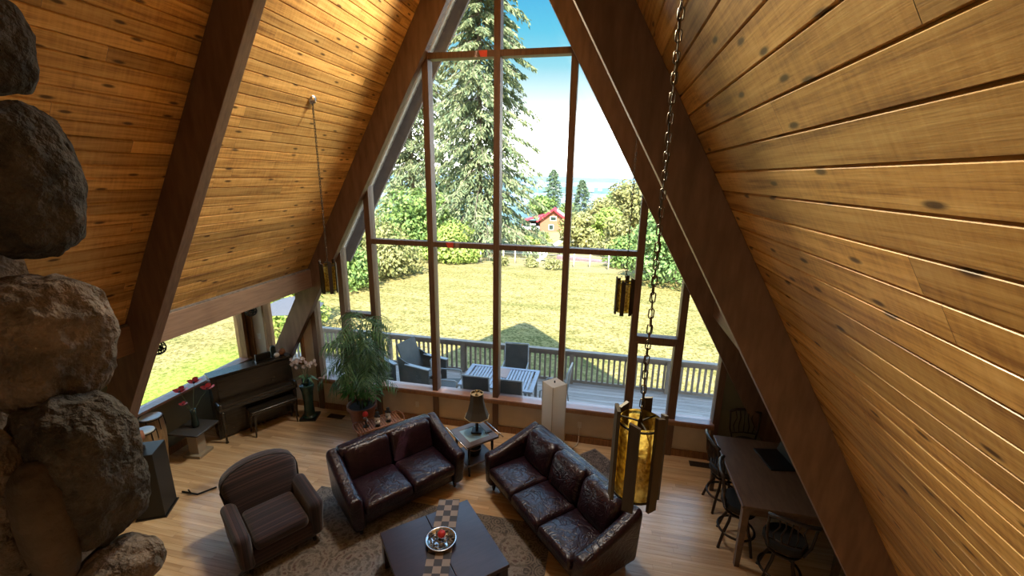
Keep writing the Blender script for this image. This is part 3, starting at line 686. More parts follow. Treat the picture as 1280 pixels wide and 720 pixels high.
# dark little rug behind the sofa
dr = empty('door_mat', (1.95, -.72, 0), math.radians(-47), 'small dark patterned mat on the floor behind the long sofa', 'rug')
MB().box((0, 0, .006), (.95, .55, .012)).build('pile', M['mat_rug'], dr); b = MB()
for s in (-1, 1): b.box((0, s*.265, .0085), (.95, .025, .012)); b.box((s*.465, 0, .0085), (.025, .51, .012))
b.build('border', mat('mat_border', (.22, .2, .2), .9), dr)
# floor registers
def register(x, y, w, d, label):
    t = empty('floor_vent', (x, y, 0), 0, label, 'floor vent'); f = MB()
    for s in (-1, 1): f.box((0, s*(d/2-.008), .004), (w, .016, .008)); f.box((s*(w/2-.008), 0, .004), (.016, d-.032, .008))
    f.build('frame', M['vent'], t); b = MB()
    for i in range(12): b.box((-w/2+.03+i*(w-.06)/11, 0, .003), (.012, d-.03, .005))
    b.build('louvers', M['vent'], t); MB().box((0, 0, .001), (w-.02, d-.02, .002)).build('duct', M['black'], t)
register(3.55, -.22, .34, .14, 'brown metal floor vent in front of the window at right'); register(-3.15, -.28, .32, .14, 'dark metal floor vent between the orchid stand and potted palm')
# ------------------------------------------------------------------ palm and its neighbours
def blade_fan(mb, base, tip_dir, length, droop, nl, ll, lw, rnd, up=.6):
    """an arching frond with leaflets on both sides"""
    d = Vector(tip_dir).normalized(); pts = []
    p = Vector(base); v = (d+Vector((0, 0, up))).normalized()
    for i in range(nl+1):
        pts.append(p.copy()); v = (v+Vector((0, 0, -droop/nl))).normalized(); p = p+v*(length/nl)
    for i in range(2, nl+1):
        t = (pts[i]-pts[i-1]).normalized(); side = t.cross(Vector((0, 0, 1))).normalized(); l = ll*(.45+.55*math.sin(PI*min(1, i/nl*.9+.08)))
        for s in (-1, 1):
            q = pts[i]; dd = (side*s*.8+t*.55+Vector((rnd.uniform(-.15, .15), rnd.uniform(-.15, .15), -.1-.3*rnd.random()))).normalized(); w = t*lw/2
            m = q+dd*l*.5; e = q+dd*l+Vector((0, 0, -l*.35))
            mb.add([q-w*.4, q+w*.4, m+w, m-w, e], [(0, 1, 2, 3), (3, 2, 4)])
    mb.tube(pts, [.006*(1-.7*i/nl) for i in range(nl+1)], 4)
pm = empty('potted_palm', (-2.42, -.52, 0), 0, 'tall feathery potted palm in a terracotta pot by the left window posts', 'plant')
MB().lathe([(.001, 0), (.16, 0), (.235, .43), (.265, .44), (.265, .5), (.24, .5), (.225, .45), (.001, .45)], n=28, cap=False).build('pot', M['terracotta'], pm, smooth=True, sharp=35)
MB().lathe([(.001, .465), (.222, .46)], n=20, cap=False).build('soil', M['soil'], pm)
rr = random.Random(9); sm = MB(); fo = MB()
for i in range(11):
    a = rr.random()*6.28; x, y = .09*math.cos(a), .09*math.sin(a); h = rr.uniform(1.25, 2.05); lx, ly = x*2.3, y*2.3
    sm.tube([(x, y, .37), (x+(lx-x)*.5, y+(ly-y)*.5, .37+h*.5), (lx, ly, .37+h*.9)], [.013, .011, .008], 6)
    for k in range(8):
        b = rr.random()*6.28; z = .37+h*rr.uniform(.42, .92); f = (z-.37)/(h*.9); ln = rr.uniform(.5, .78)
        dy = math.sin(b)*(.45 if math.sin(b) > 0 else .9)
        blade_fan(fo, (x+(lx-x)*f, y+(ly-y)*f, z), (math.cos(b), dy, 0), ln*(.62 if dy > .1 else 1), rr.uniform(1.6, 2.6), 13, .27, .022, rr, rr.uniform(.5, 1.3))
sm.build('stem', M['stem'], pm, smooth=True); fo.build('fronds', M['green'], pm)
lf = MB()
for i in range(420):
    a = rr.random()*6.28; e = rr.uniform(-.2, 1.2); r = .33*(rr.random()**.4); c = Vector((r*math.cos(a)*math.cos(e*.6), r*math.sin(a)*math.cos(e*.6)*.9, (.80+.30*math.sin(e)+rr.uniform(-.06, .12))))
    if True:
        d = Vector((math.cos(a), math.sin(a), rr.uniform(-.5, .5))).normalized(); s_ = d.cross(Vector((0, 0, 1))).normalized()*.028; l = rr.uniform(.10, .17)
        lf.add([c, c+d*l*.45+s_, c+d*l+Vector((0, 0, -.03)), c+d*l*.45-s_], [(0, 1, 2, 3)])
lf.build('lower_leaves', M['green2'], pm)
# slatted tray table with three ornaments
ty = empty('slatted_tray', (-1.98, -.72, .2), math.radians(47), 'low slatted reddish wooden tray in front of the potted palm', 'tray')
f = MB()
for i in range(17): f.box((-.36+i*.045, 0, .095), (.03, .36, .014))
f.build('slats', M['bamboo'], ty)
f = MB()
for s in (-1, 1): f.tube([(-.4, s*.19, .11), (.4, s*.19, .11)], .012, 8)
for s in (-1, 1): f.tube([(s*.4, -.19, .11), (s*.43, -.1, .13), (s*.44, 0, .135), (s*.43, .1, .13), (s*.4, .19, .11)], .012, 8)
f.build('rim', M['bamboo'], ty, smooth=True)
for sx in (-1, 1):
    for sy in (-1, 1): MB().box((sx*.33, sy*.15, -.056), (.035, .035, .288)).build('foot', M['bamboo'], ty)
def figurine(x, y, label, h):
    t = empty('figurine', (x, y, .303), 0, label, 'figurine')
    MB().lathe([(.001, 0), (.045, 0), (.045, .015), (.02, .03), (.02, .045)], n=14, cap=False).build('base', M['black'], t, smooth=True)
    MB().ball((0, 0, .085), (.048, .044, .046), 14, 10).build('body', M['white'], t, smooth=True); MB().ball((0, -.004, .155), (.045, .042, .04), 14, 10).build('head', M['white'], t, smooth=True)
    e = MB()
    for s in (-1, 1): e.ball((s*.04, 0, .19), .02, 8, 6)
    e.ball((0, -.042, .115), (.014, .01, .012), 8, 6); e.build('ears', M['black'], t, smooth=True)
    MB().lathe([(.03, .185), (.045, .19), (.045, .2), (.028, .205), (.03, .27), (.001, .28)], n=14, cap=False).build('hat', M['black'], t, smooth=True)
figurine(-1.94, -.83, 'black and white figurine at the left on the slatted tray', .3); figurine(-1.83, -.65, 'black and white figurine at the right on the slatted tray', .3)
t = empty('candle_holder', (-2.13, -.89, .303), 0, 'red topped ornament on a dark stand at the near end of the tray', 'ornament')
MB().lathe([(.001, 0), (.055, 0), (.05, .015), (.015, .03), (.012, .09), (.02, .1)], n=16, cap=False).build('stand', M['black'], t, smooth=True)
b = MB()
for k in range(7): a = k*.9; b.ball((.025*math.cos(a), .025*math.sin(a), .11+k*.013), .018, 8, 6)
b.build('beads', mat('grey_beads', (.35, .33, .33), .4), t, smooth=True); MB().lathe([(.03, .2), (.05, .215), (.045, .26), (.03, .28), (.001, .285)], n=14, cap=False).build('cap', M['red'], t, smooth=True)
# orchid on a tall dark stand
os_ = empty('plant_stand', (-3.62, -.42, 0), .3, 'tall dark green glazed pedestal stand in the corner beside the piano', 'plant stand')
MB().lathe([(.001, 0), (.13, 0), (.13, .05), (.1, .08), (.085, .3), (.1, .55), (.115, .62), (.13, .66), (.13, .7), (.001, .7)], n=18, cap=False).build('column', M['grn_glaze'], os_, smooth=True, sharp=35)
MB().box((0, 0, .02), (.3, .3, .04)).build('plinth', M['black'], os_)
oc = empty('orchid', (-3.62, -.42, .7), 0, 'pale pink orchid in a dark pot on the pedestal stand', 'orchid')
MB().lathe([(.001, 0), (.06, 0), (.08, .12), (.07, .12), (.05, .02), (.001, .02)], n=16, cap=False).build('pot', M['grn_glaze'], oc, smooth=True)
lf = MB()
for k in range(8):
    a = k*.785+.2; d = Vector((math.cos(a), math.sin(a)*.6, 0)); s_ = Vector((-d.y, d.x, 0))*.035
    lf.add([d*.02+V(0, 0, .1), d*.12+s_+V(0, 0, .17), d*.26+V(0, 0, .1), d*.12-s_+V(0, 0, .17)], [(0, 1, 2, 3)])
lf.build('leaves', M['green'], oc)
sm = MB(); fl_ = MB(); rr = random.Random(3)
for k in range(3):
    e = Vector((-.16+.16*k, -.05, .52-.05*abs(k-1))); sm.tube([(0, 0, .1), e*.5+V(0, 0, .12), e], .004, 5)
    for j in range(7):
        c = e+Vector((rr.uniform(-.1, .1), rr.uniform(-.08, .05), rr.uniform(-.12, .06)))
        for p in range(5):
            a = p*1.2566+j; d = Vector((math.cos(a), -.25, math.sin(a))); s_ = Vector((-math.sin(a), 0, math.cos(a)))*.018
            fl_.add([c, c+d*.024+s_, c+d*.045, c+d*.024-s_], [(0, 1, 2, 3)])
sm.build('flower_stem', M['stem'], oc); fl_.build('blossoms', M['pink'], oc)
# ------------------------------------------------------------------ piano, bench and what stands on it
pa = math.radians(60)                                  # direction along the keyboard
pn = empty('upright_piano', (-4.37, -.855, 0), pa, 'dark walnut upright piano standing across the left corner under the windows', 'piano')
W_ = 1.32                                                  # local: x along, front = -y
MB().box((0, .07, .61), (W_, .24, 1.16)).build('case', M['piano'], pn, bevel=.008)
MB().box((0, .06, 1.2), (W_+.04, .29, .03)).build('lid', M['piano'], pn, bevel=.006)
MB().box((0, -.06, .93), (W_-.16, .02, .46)).build('front_panel', M['piano'], pn, bevel=.005)
MB().box((0, -.15, .64), (W_-.02, .22, .05)).build('keybed', M['piano'], pn, bevel=.006)
MB().box((0, -.15, .69), (W_-.14, .2, .05)).build('fallboard', M['piano'], pn, bevel=.015)
for s in (-1, 1):
    MB().rbox((s*(W_/2-.04), -.14, .70), (.07, .24, .1), .03, 3).build('key_block', M['piano'], pn, smooth=True)
    MB().lathe([(.028, 0), (.016, .05), (.022, .2), (.03, .45), (.036, .56), (.03, .6)], (s*(W_/2-.06), -.22, 0), 12).build('leg', M['piano'], pn, smooth=True)
f = MB()
for k in (-1, 0, 1): f.box((k*.07, -.09, .05), (.02, .1, .012))
f.build('pedals', M['brass'], pn)
pb = empty('piano_bench', (-4.05, -.85, 0), pa, 'dark piano bench with thin tapered legs in front of the piano', 'bench')
MB().rbox((0, 0, .47), (.78, .32, .06), .02, 3).build('seat', M['piano'], pb, smooth=True); MB().box((0, 0, .42), (.7, .26, .06)).build('apron', M['piano'], pb)
for sx in (-1, 1):
    for sy in (-1, 1): MB().bar((sx*.36, sy*.14, 0), (sx*.33, sy*.11, .42), .02, .02, w2=.04, h2=.04).build('leg', M['piano'], pb)
def on_piano(lx, ly=.06): 
    c, s_ = math.cos(pa), math.sin(pa); return (-4.37+c*lx-s_*ly, -.855+s_*lx+c*ly, 1.216)
bx = MB().box((0, 0, .07), (.26, .05, .14)); bx.box((0, -.02, .01), (.28, .1, .02)); o = bx.build('music_box', M['black'], None, bevel=.005); o.location = on_piano(.22); o.rotation_euler = (0, 0, pa); tag(o, 'black upright box standing on the piano lid', 'box')
o = MB().lathe([(.001, 0), (.045, 0), (.05, .02), (.05, .17), (.04, .19), (.04, .21), (.001, .21)], n=18, cap=False).build('jar', M['jar'], None, smooth=True, sharp=35); o.location = on_piano(.42, .12); tag(o, 'tall dark jar on the piano behind the black box', 'jar')
o = MB().lathe([(.001, 0), (.035, 0), (.05, .035), (.04, .075), (.025, .085), (.001, .085)], n=18, cap=False).build('cup', M['white'], None, smooth=True); o.location = on_piano(.45, .03); tag(o, 'small white cup on the right end of the piano lid', 'cup')
o = empty('ornament', on_piano(.56, .08), 0, 'round brown gourd ornament at the far right of the piano lid', 'ornament'); MB().ball((0, 0, .065), (.065, .065, .068), 16, 12).build('gourd', mat('gourd', (.22, .10, .05), .4, var=.3), o, smooth=True); MB().tube([(0, 0, .13), (.01, 0, .165)], .007, 6).build('stalk', M['stem'], o)
# poppies on a small pedestal table
pt_ = empty('pedestal_table', (-4.70, -1.84, 0), .12, 'low square glossy-topped pedestal table below the left window', 'table')
MB().box((0, 0, .485), (.5, .48, .03)).build('tabletop', mat('glossy_top', (.06, .06, .065), .12), pt_, bevel=.004); MB().box((0, 0, .26), (.17, .17, .43)).build('column', mat('pale_column', (.35, .3, .24), .6), pt_, bevel=.004); MB().box((0, 0, .025), (.3, .3, .05)).build('base', mat('pale_base', (.3, .26, .2), .6), pt_, bevel=.004)
vz = empty('vase', (-4.68, -1.82, .5), 0, 'tall dark vase on the pedestal table holding red poppies', 'vase')
MB().lathe([(.001, 0), (.05, 0), (.055, .05), (.035, .22), (.045, .32), (.036, .32), (.028, .22), (.001, .05)], n=16, cap=False).build('body', M['jar'], vz, smooth=True)
def poppy(x, y, z, label, s=1.3):
    ox, oy = .5*(x+4.68)*.2, .5*(y+1.82)*.2; t = empty('poppy', (-4.68+ox, -1.82+oy, .79), 0, label, 'flower', 'red poppies in the dark vase'); h = Vector((x, y, z))-Vector((-4.68+ox, -1.82+oy, .79))
    MB().tube([(0, 0, 0), h*.5+Vector((0, 0, .03)), h], .004, 5).build('stem', M['stem'], t)
    p = MB()
    for k in range(6):
        a = k*1.047; d = Vector((math.cos(a), math.sin(a), .45 if k % 2 else .9)).normalized(); q = Vector((-math.sin(a), math.cos(a), 0))
        p.add([h, h+d*.035*s+q*.035*s, h+d*.085*s+q*.03*s, h+d*.095*s, h+d*.085*s-q*.03*s, h+d*.035*s-q*.035*s], [(0, 1, 2, 3, 4, 5)])
    p.build('petals', M['red'], t); MB().ball(h+Vector((0, 0, .02)), .016*s, 8, 6).build('centre', M['black'], t)
poppy(-4.82, -1.86, 1.12, 'red poppy in the vase, leftmost and lowest bloom'); poppy(-4.70, -1.70, 1.22, 'red poppy in the vase, tallest bloom'); poppy(-4.60, -1.58, 1.06, 'red poppy in the vase, bloom nearest the piano'); poppy(-4.66, -1.98, .98, 'small red poppy bud in the vase just below the leftmost bloom', .75)
# conga drums, speaker and lamp at far left
def conga(x, y, h, r, label):
    t = empty('conga_drum', (x, y, 0), 0, label, 'drum', 'conga drums by the left window')
    MB().lathe([(r*.72, .0), (r*.8, .1), (r*1.08, h*.55), (r*1.12, h*.7), (r, h-.03)], n=24).build('shell', M['drum'], t, smooth=True, sharp=50)
    MB().lathe([(.001, h), (r*.95, h), (r*1.0, h-.012), (r*1.0, h-.03)], n=24, cap=False).build('drumhead', M['skin'], t, smooth=True, sharp=50)
    MB().tube([(r*1.03*math.cos(2*PI*k/24), r*1.03*math.sin(2*PI*k/24), h-.02) for k in range(24)], .009, 6, True).build('rim', M['iron'], t, smooth=True)
    for k in range(6): a = k*1.047; MB().tube([(r*1.06*math.cos(a), r*1.06*math.sin(a), h-.02), (r*1.14*math.cos(a), r*1.14*math.sin(a), h-.2)], .006, 5).build('tuning_lug', M['iron'], t)
conga(-4.95, -2.28, .92, .145, 'conga drum with pale head, nearer the window'); conga(-4.74, -2.56, .88, .135, 'conga drum with pale head, nearer the black speaker')
sp = empty('speaker_cabinet', (-4.12, -3.02, 0), math.radians(-62), 'tall black speaker cabinet beside the stone chimney', 'speaker')
MB().box((0, 0, .5), (.36, .32, .96)).build('cabinet', mat('speaker_black', (.006, .006, .006), .5), sp, bevel=.006); MB().box((0, -.168, .55), (.32, .014, .84)).build('grille', M['blackmatte'], sp, bevel=.004); MB().box((0, 0, .01), (.38, .36, .02)).build('plinth', M['black'], sp)
t = empty('figurine', (-4.16, -3.04, .98), .3, 'small dark table figurine with a pot shade on top of the black speaker', 'figurine')
MB().lathe([(.001, 0), (.05, 0), (.055, .03), (.03, .06), (.04, .1), (.02, .13)], n=14, cap=False).build('base', M['legwood'], t, smooth=True); MB().lathe([(.03, .13), (.075, .15), (.065, .25), (.001, .25)], n=14, cap=False).build('pot', M['terracotta'], t, smooth=True)
t = empty('cable_stand', (-3.84, -2.66, 0), .4, 'low black metal stand foot on the floor beside the speaker', 'stand')
MB().tube([(-.25, .1, .02), (0, 0, .02), (.2, .12, .02)], .012, 7).build('foot_bar', M['iron'], t, smooth=True); MB().tube([(-.1, .03, .02), (-.12, .02, .1)], .01, 7).build('upright', M['iron'], t, smooth=True)
def wire_ball(x, y, z, label):
    t = empty('hanging_ornament', (x, y, z), 0, label, 'ornament', 'dark hanging wire ball ornaments')
    b = MB()
    for k in range(5):
        a = k*PI/5; b.tube([(.1*math.cos(q)*math.cos(a), .1*math.cos(q)*math.sin(a), .1*math.sin(q)) for q in [2*PI*i/16 for i in range(16)]], .007, 5, True)
    for zz in (-.05, 0, .05): r = math.sqrt(.01-zz*zz); b.tube([(r*math.cos(2*PI*i/16), r*math.sin(2*PI*i/16), zz) for i in range(16)], .007, 5, True)
    b.build('wire_ball', M['iron'], t, smooth=True); g = MB()
    for k in range(7): g.ball((.045*math.cos(k*.9), .045*math.sin(k*.9), -.03+.012*k), .022, 8, 6)
    g.build('glass_beads', M['jar'], t, smooth=True); MB().tube([(0, 0, .1), (0, 0, 2.62-z)], .004, 5).build('cord', M['iron'], t)
wire_ball(-4.35, -2.42, 2.17, 'dark wire ball ornament hanging in front of the large left window'); wire_ball(-4.85, -.2, 2.0, 'dark wire ball ornament hanging at the corner above the piano')
t = empty('light_switch', (-4.9, -.035, 1.42), 0, 'white light switch plate on the corner wall above the piano', 'switch'); MB().box((0, 0, 0), (.08, .008, .12)).build('plate', M['plastic_white'], t, bevel=.002); MB().box((0, -.006, 0), (.02, .01, .04)).build('toggle', M['ivory'], t)
# small flat red marks on the transoms
for x, z, l in ((-.21, T2, 'small red mark on the upper window transom'), (-.80, T1, 'small red mark on the lower window transom')):
    m_ = MB(); m_.prism([(-.05, 0, -.045), (.05, 0, -.045), (.055, 0, .045), (-.085, 0, .045)], (0, -.004, 0), (0, 0, 0)); o = m_.build('red_mark', M['mark_red'], None); o.location = (x, -.062, z); tag(o, l, 'tape')
o = empty('wall_hook', (2.55, -5.955, 4.583), 0, 'dark iron bracket on the pine boards at the far right edge', 'bracket'); MB().box((0, 0, 0), (.03, .02, .085)).build('plate', M['iron'], o, bevel=.005); MB().tube([(0, 0, .03), (-.02, -.02, .02), (-.025, -.03, -.02), (-.01, -.03, -.03)], .006, 7).build('hook', M['iron'], o, smooth=True)
# ------------------------------------------------------------------ dining corner at right
dt = empty('dining_table', (4.12, -1.5, 0), 0, 'counter-height dark wood dining table in the right alcove', 'table')
MB().box((0, 0, .885), (1.18, 1.48, .04)).build('tabletop', M['dark_table'], dt, bevel=.006)
f = MB()
for s in (-1, 1): f.box((0, s*.66, .8), (1.06, .025, .12)); f.box((s*.51, 0, .8), (.025, 1.3, .12))
f.build('apron', M['dark_table'], dt)
for sx in (-1, 1):
    for sy in (-1, 1): MB().bar((sx*.53, sy*.68, 0), (sx*.53, sy*.68, .865), .055, .055, w2=.08, h2=.08).build('leg', M['dark_table'], dt)
def stool():
    t = empty('bar_stool', (0, 0, 0), 0, 'x', 'bar stool', 'dark metal swivel bar stools round the dining table')
    MB().lathe([(.001, .64), (.19, .64), (.205, .62), (.2, .585), (.001, .58)], n=24, cap=False).build('seat', M['blackmatte'], t, smooth=True, sharp=50)
    r = MB()
    for z, q in ((.575, .19), (.5, .16)): r.tube([(q*math.cos(2*PI*k/24), q*math.sin(2*PI*k/24), z) for k in range(24)], .015, 6, True)
    r.build('seat_ring', M['bronze'], t, smooth=True)
    for k in range(4):
        a = PI/4+k*PI/2; c, s_ = math.cos(a), math.sin(a)
        MB().tube([(q*c, q*s_, z) for q, z in ((.17, .575), (.12, .46), (.13, .36), (.19, .22), (.22, .1), (.245, .0))], .017, 7).build('leg', M['bronze'], t, smooth=True)
    MB().tube([(.195*math.cos(2*PI*k/24), .195*math.sin(2*PI*k/24), .21) for k in range(24)], .015, 6, True).build('foot_ring', M['bronze'], t, smooth=True)
    for s in (-1, 1): MB().tube([(s*.15, .15, .58), (s*.19, .19, .75), (s*.2, .2, .9), (s*.2, .23, 1.03)], .013, 7).build('back_post', M['bronze'], t, smooth=True)
    MB().tube([(-.215, .22, 1.03), (-.12, .255, 1.045), (0, .265, 1.05), (.12, .255, 1.045), (.215, .22, 1.03)], .022, 8).build('top_rail', M['legwood'], t, smooth=True)
    MB().tube([(-.17, .165, .70), (0, .2, .70), (.17, .165, .70)], .011, 7).build('lower_rail', M['bronze'], t, smooth=True)
    for k in range(5):
        x = -.12+.06*k; MB().tube([(x, .19, .7), (x+.02*(k-2)*.6, .205, .8), (x-.01*(k-2), .225, .92), (x, .252, 1.04)], .008, 6).build('back_spindle', M['bronze'], t, smooth=True)
    return t
stl = stool(); stl.location = (3.70, -1.78, 0); stl.rotation_euler = (0, 0, math.radians(78)); stl['label'] = 'dark metal bar stool at the table side, nearest the near table leg'
stl.location = (3.66, -1.80, 0); stl.scale = (1.1, 1.1, 1.03)
dup(stl, (3.66, -1.12, 0), math.radians(98), 'dark metal bar stool at the table side, nearer the window')
dup(stl, (3.99, -2.33, 0), math.radians(165), 'dark metal bar stool at the near end of the dining table, back to the room')
dup(stl, (4.12, -.48, 0), math.radians(5), 'dark metal bar stool at the far end of the dining table by the wall')
lp = empty('laptop', (4.2, -1.22, .905), math.radians(-80), 'dark open laptop on the right half of the dining table', 'laptop')
MB().box((0, 0, .01), (.36, .25, .018)).build('keyboard_base', M['black'], lp, bevel=.004); MB().bar((0, .125, .02), (0, .2, .26), .36, .01, up=(0, 1, 0)).build('screen', M['black'], lp, bevel=.003); lp.scale = (1.3, 1.3, 1.3)
# ------------------------------------------------------------------ deck
ZD = -.1
dk = planks((-6.2, .14, ZD), (1, 0, 0), (0, 1, 0), (0, 0, 1), 17, .14, 0, 11.9, 2.5, 4.5, .005, .02); struct('deck', dk, M['deck'])
struct('deck_frame', S(((-.25, 1.33, ZD-.12), (11.9, 2.4, .18))), M['rail'])
rl = empty('deck_railing', (0, 0, ZD), 0, 'long weathered timber balustrade along the outer deck edge', 'railing'); YR = 2.45
MB().box((-.1, YR, .80), (10.9, .13, .04)).build('top_rail', M['rail'], rl, bevel=.004); MB().box((-.1, YR, .72), (10.9, .04, .08)).build('sub_rail', M['rail'], rl); MB().box((-.1, YR, .06), (10.9, .05, .07)).build('bottom_rail', M['rail'], rl)
for x in (-5.5, -3.4, -1.45, 1.2, 3.35, 5.3): MB().box((x, YR, .4-.03), (.1, .1, .8)).build('post', M['rail'], rl)
bal = None
for i in range(88):
    x = -5.4+i*.122
    if min(abs(x-q) for q in (-5.5, -3.4, -1.45, 1.2, 3.35, 5.3)) < .075: continue
    if bal is None: bal = MB().box((0, YR, .39), (.045, .04, .64)).build('baluster', M['rail'], rl); bal.location.x = x
    else: c = bal.copy(); COL.objects.link(c); c.location.x = x
r2 = empty('deck_railing', (-5.5, 0, ZD), 0, 'short timber balustrade closing the left end of the deck', 'railing')
MB().box((0, 1.33, .80), (.13, 2.08, .04)).build('top_rail', M['rail'], r2, bevel=.004); MB().box((0, 1.33, .06), (.05, 2.08, .07)).build('bottom_rail', M['rail'], r2); MB().box((0, .3, .4), (.1, .1, .8)).build('post', M['rail'], r2)
for i in range(16):
    y = .42+i*.12; MB().box((0, y, .39), (.04, .045, .64)).build('baluster', M['rail'], r2)
# deck table and chairs
pt = empty('patio_table', (-.15, .95, ZD), 0, 'grey slatted patio table on the deck in front of the window', 'table')
f = MB()
for s in (-1, 1): f.box((0, s*.46, .69), (1.5, .08, .035)); f.box((s*.71, 0, .69), (.08, .84, .035)); 
f.box((0, 0, .69), (.08, .84, .03)); f.build('frame', M['teak'], pt, bevel=.004)
for half in (-1, 1):
    f = MB()
    for i in range(9): f.box((half*(.08+i*.066), 0, .69), (.046, .84, .02))
    f.build('slats', M['teak'] , pt)
MB().box((.0, .2, .708), (.26, .42, .006)).build('centre_leaf', M['teakred'], pt)
for sx in (-1, 1):
    for sy in (-1, 1): MB().box((sx*.68, sy*.42, .335), (.06, .06, .67)).build('leg', M['alum'], pt)
def pchair():
    t = empty('patio_chair', (0, 0, 0), 0, 'x', 'chair', 'grey sling patio chairs on the deck')
    MB().bar((0, -.24, .42), (0, .2, .40), .5, .02).build('seat', M['sling'], t); MB().bar((0, .2, .42), (0, .27, 1.03), .5, .02, up=(0, 1, 0)).build('backrest', M['sling'], t)
    for s in (-1, 1):
        MB().tube([(s*.27, -.26, 0), (s*.27, -.25, .6), (s*.27, -.2, .63), (s*.27, .22, .63)], .016, 7).build('armrest', M['alum'], t, smooth=True)
        MB().tube([(s*.26, .26, 0), (s*.26, .2, .42), (s*.26, .28, 1.06)], .016, 7).build('back_leg', M['alum'], t, smooth=True)
    MB().tube([(-.26, .28, 1.05), (.26, .28, 1.05)], .016, 7).build('top_rail', M['alum'], t, smooth=True)
    return t
pc = pchair(); pc.location = (-.45, .45, ZD); pc.rotation_euler = (0, 0, PI); pc['label'] = 'grey patio chair with its back to the window, left of the centre post'
dup(pc, (.17, .45, ZD), PI+.03, 'grey patio chair with its back to the window, right of the centre post')
dup(pc, (.0, 1.72, ZD), .06, 'grey patio chair on the far side of the patio table against the railing')
dup(pc, (.98, 1.0, ZD), -PI/2-.1, 'grey patio chair at the right end of the patio table')
dup(pc, (-1.3, .95, ZD), PI/2+.15, 'grey patio chair at the left end of the patio table')
def lounge(loc, rz, label):
    t = empty('deck_lounge_chair', loc, rz, label, 'chair', 'wide grey deck lounge chairs')
    MB().bar((0, -.35, .38), (0, .28, .28), .56, .03).build('seat', M['sling'], t); MB().bar((0, .22, .28), (0, .5, 1.0), .6, .03, up=(0, 1, 0)).build('backrest', M['sling'], t)
    for s in (-1, 1):
        MB().prism([(s*.33, -.4, 0), (s*.33, -.4, .56), (s*.33, .1, .60), (s*.33, .45, .74), (s*.33, .4, 0)], (-.015, 0, 0), (.015, 0, 0)).build('side_panel', M['sling'], t)
        MB().box((s*.33, -.1, .6), (.1, .66, .025)).build('armrest', M['alum'], t, bevel=.004)
lounge((-3.15, 1.15, ZD), math.radians(60), 'wide grey deck lounge chair farther left, behind the palm'); lounge((-2.1, 1.55, ZD), math.radians(75), 'wide grey deck lounge chair beside the patio table, left')
um = empty('patio_umbrella', (-8.2, 5.0, -1.52), 0, 'grey patio umbrella on the lawn outside the small corner window', 'umbrella')
u = MB().lathe([(.95, 1.80), (.72, 1.93), (.4, 2.06), (.05, 2.17), (.001, 2.18)], n=8, cap=False); o = u.build('canopy', M['umb'], um); s_ = o.modifiers.new('t', 'SOLIDIFY'); s_.thickness = .01
MB().tube([(0, 0, 0), (0, 0, 2.2)], .03, 10).build('pole', M['yellow'], um, smooth=True); MB().lathe([(.001, 0), (.3, 0), (.28, .06), (.05, .1)], n=20).build('base', M['iron'], um, smooth=True, sharp=40)
for k in range(8): a = k*PI/4; MB().tube([(.03*math.cos(a), .03*math.sin(a), 2.13), (.92*math.cos(a), .92*math.sin(a), 1.79)], .008, 5).build('rib', M['alum'], um)
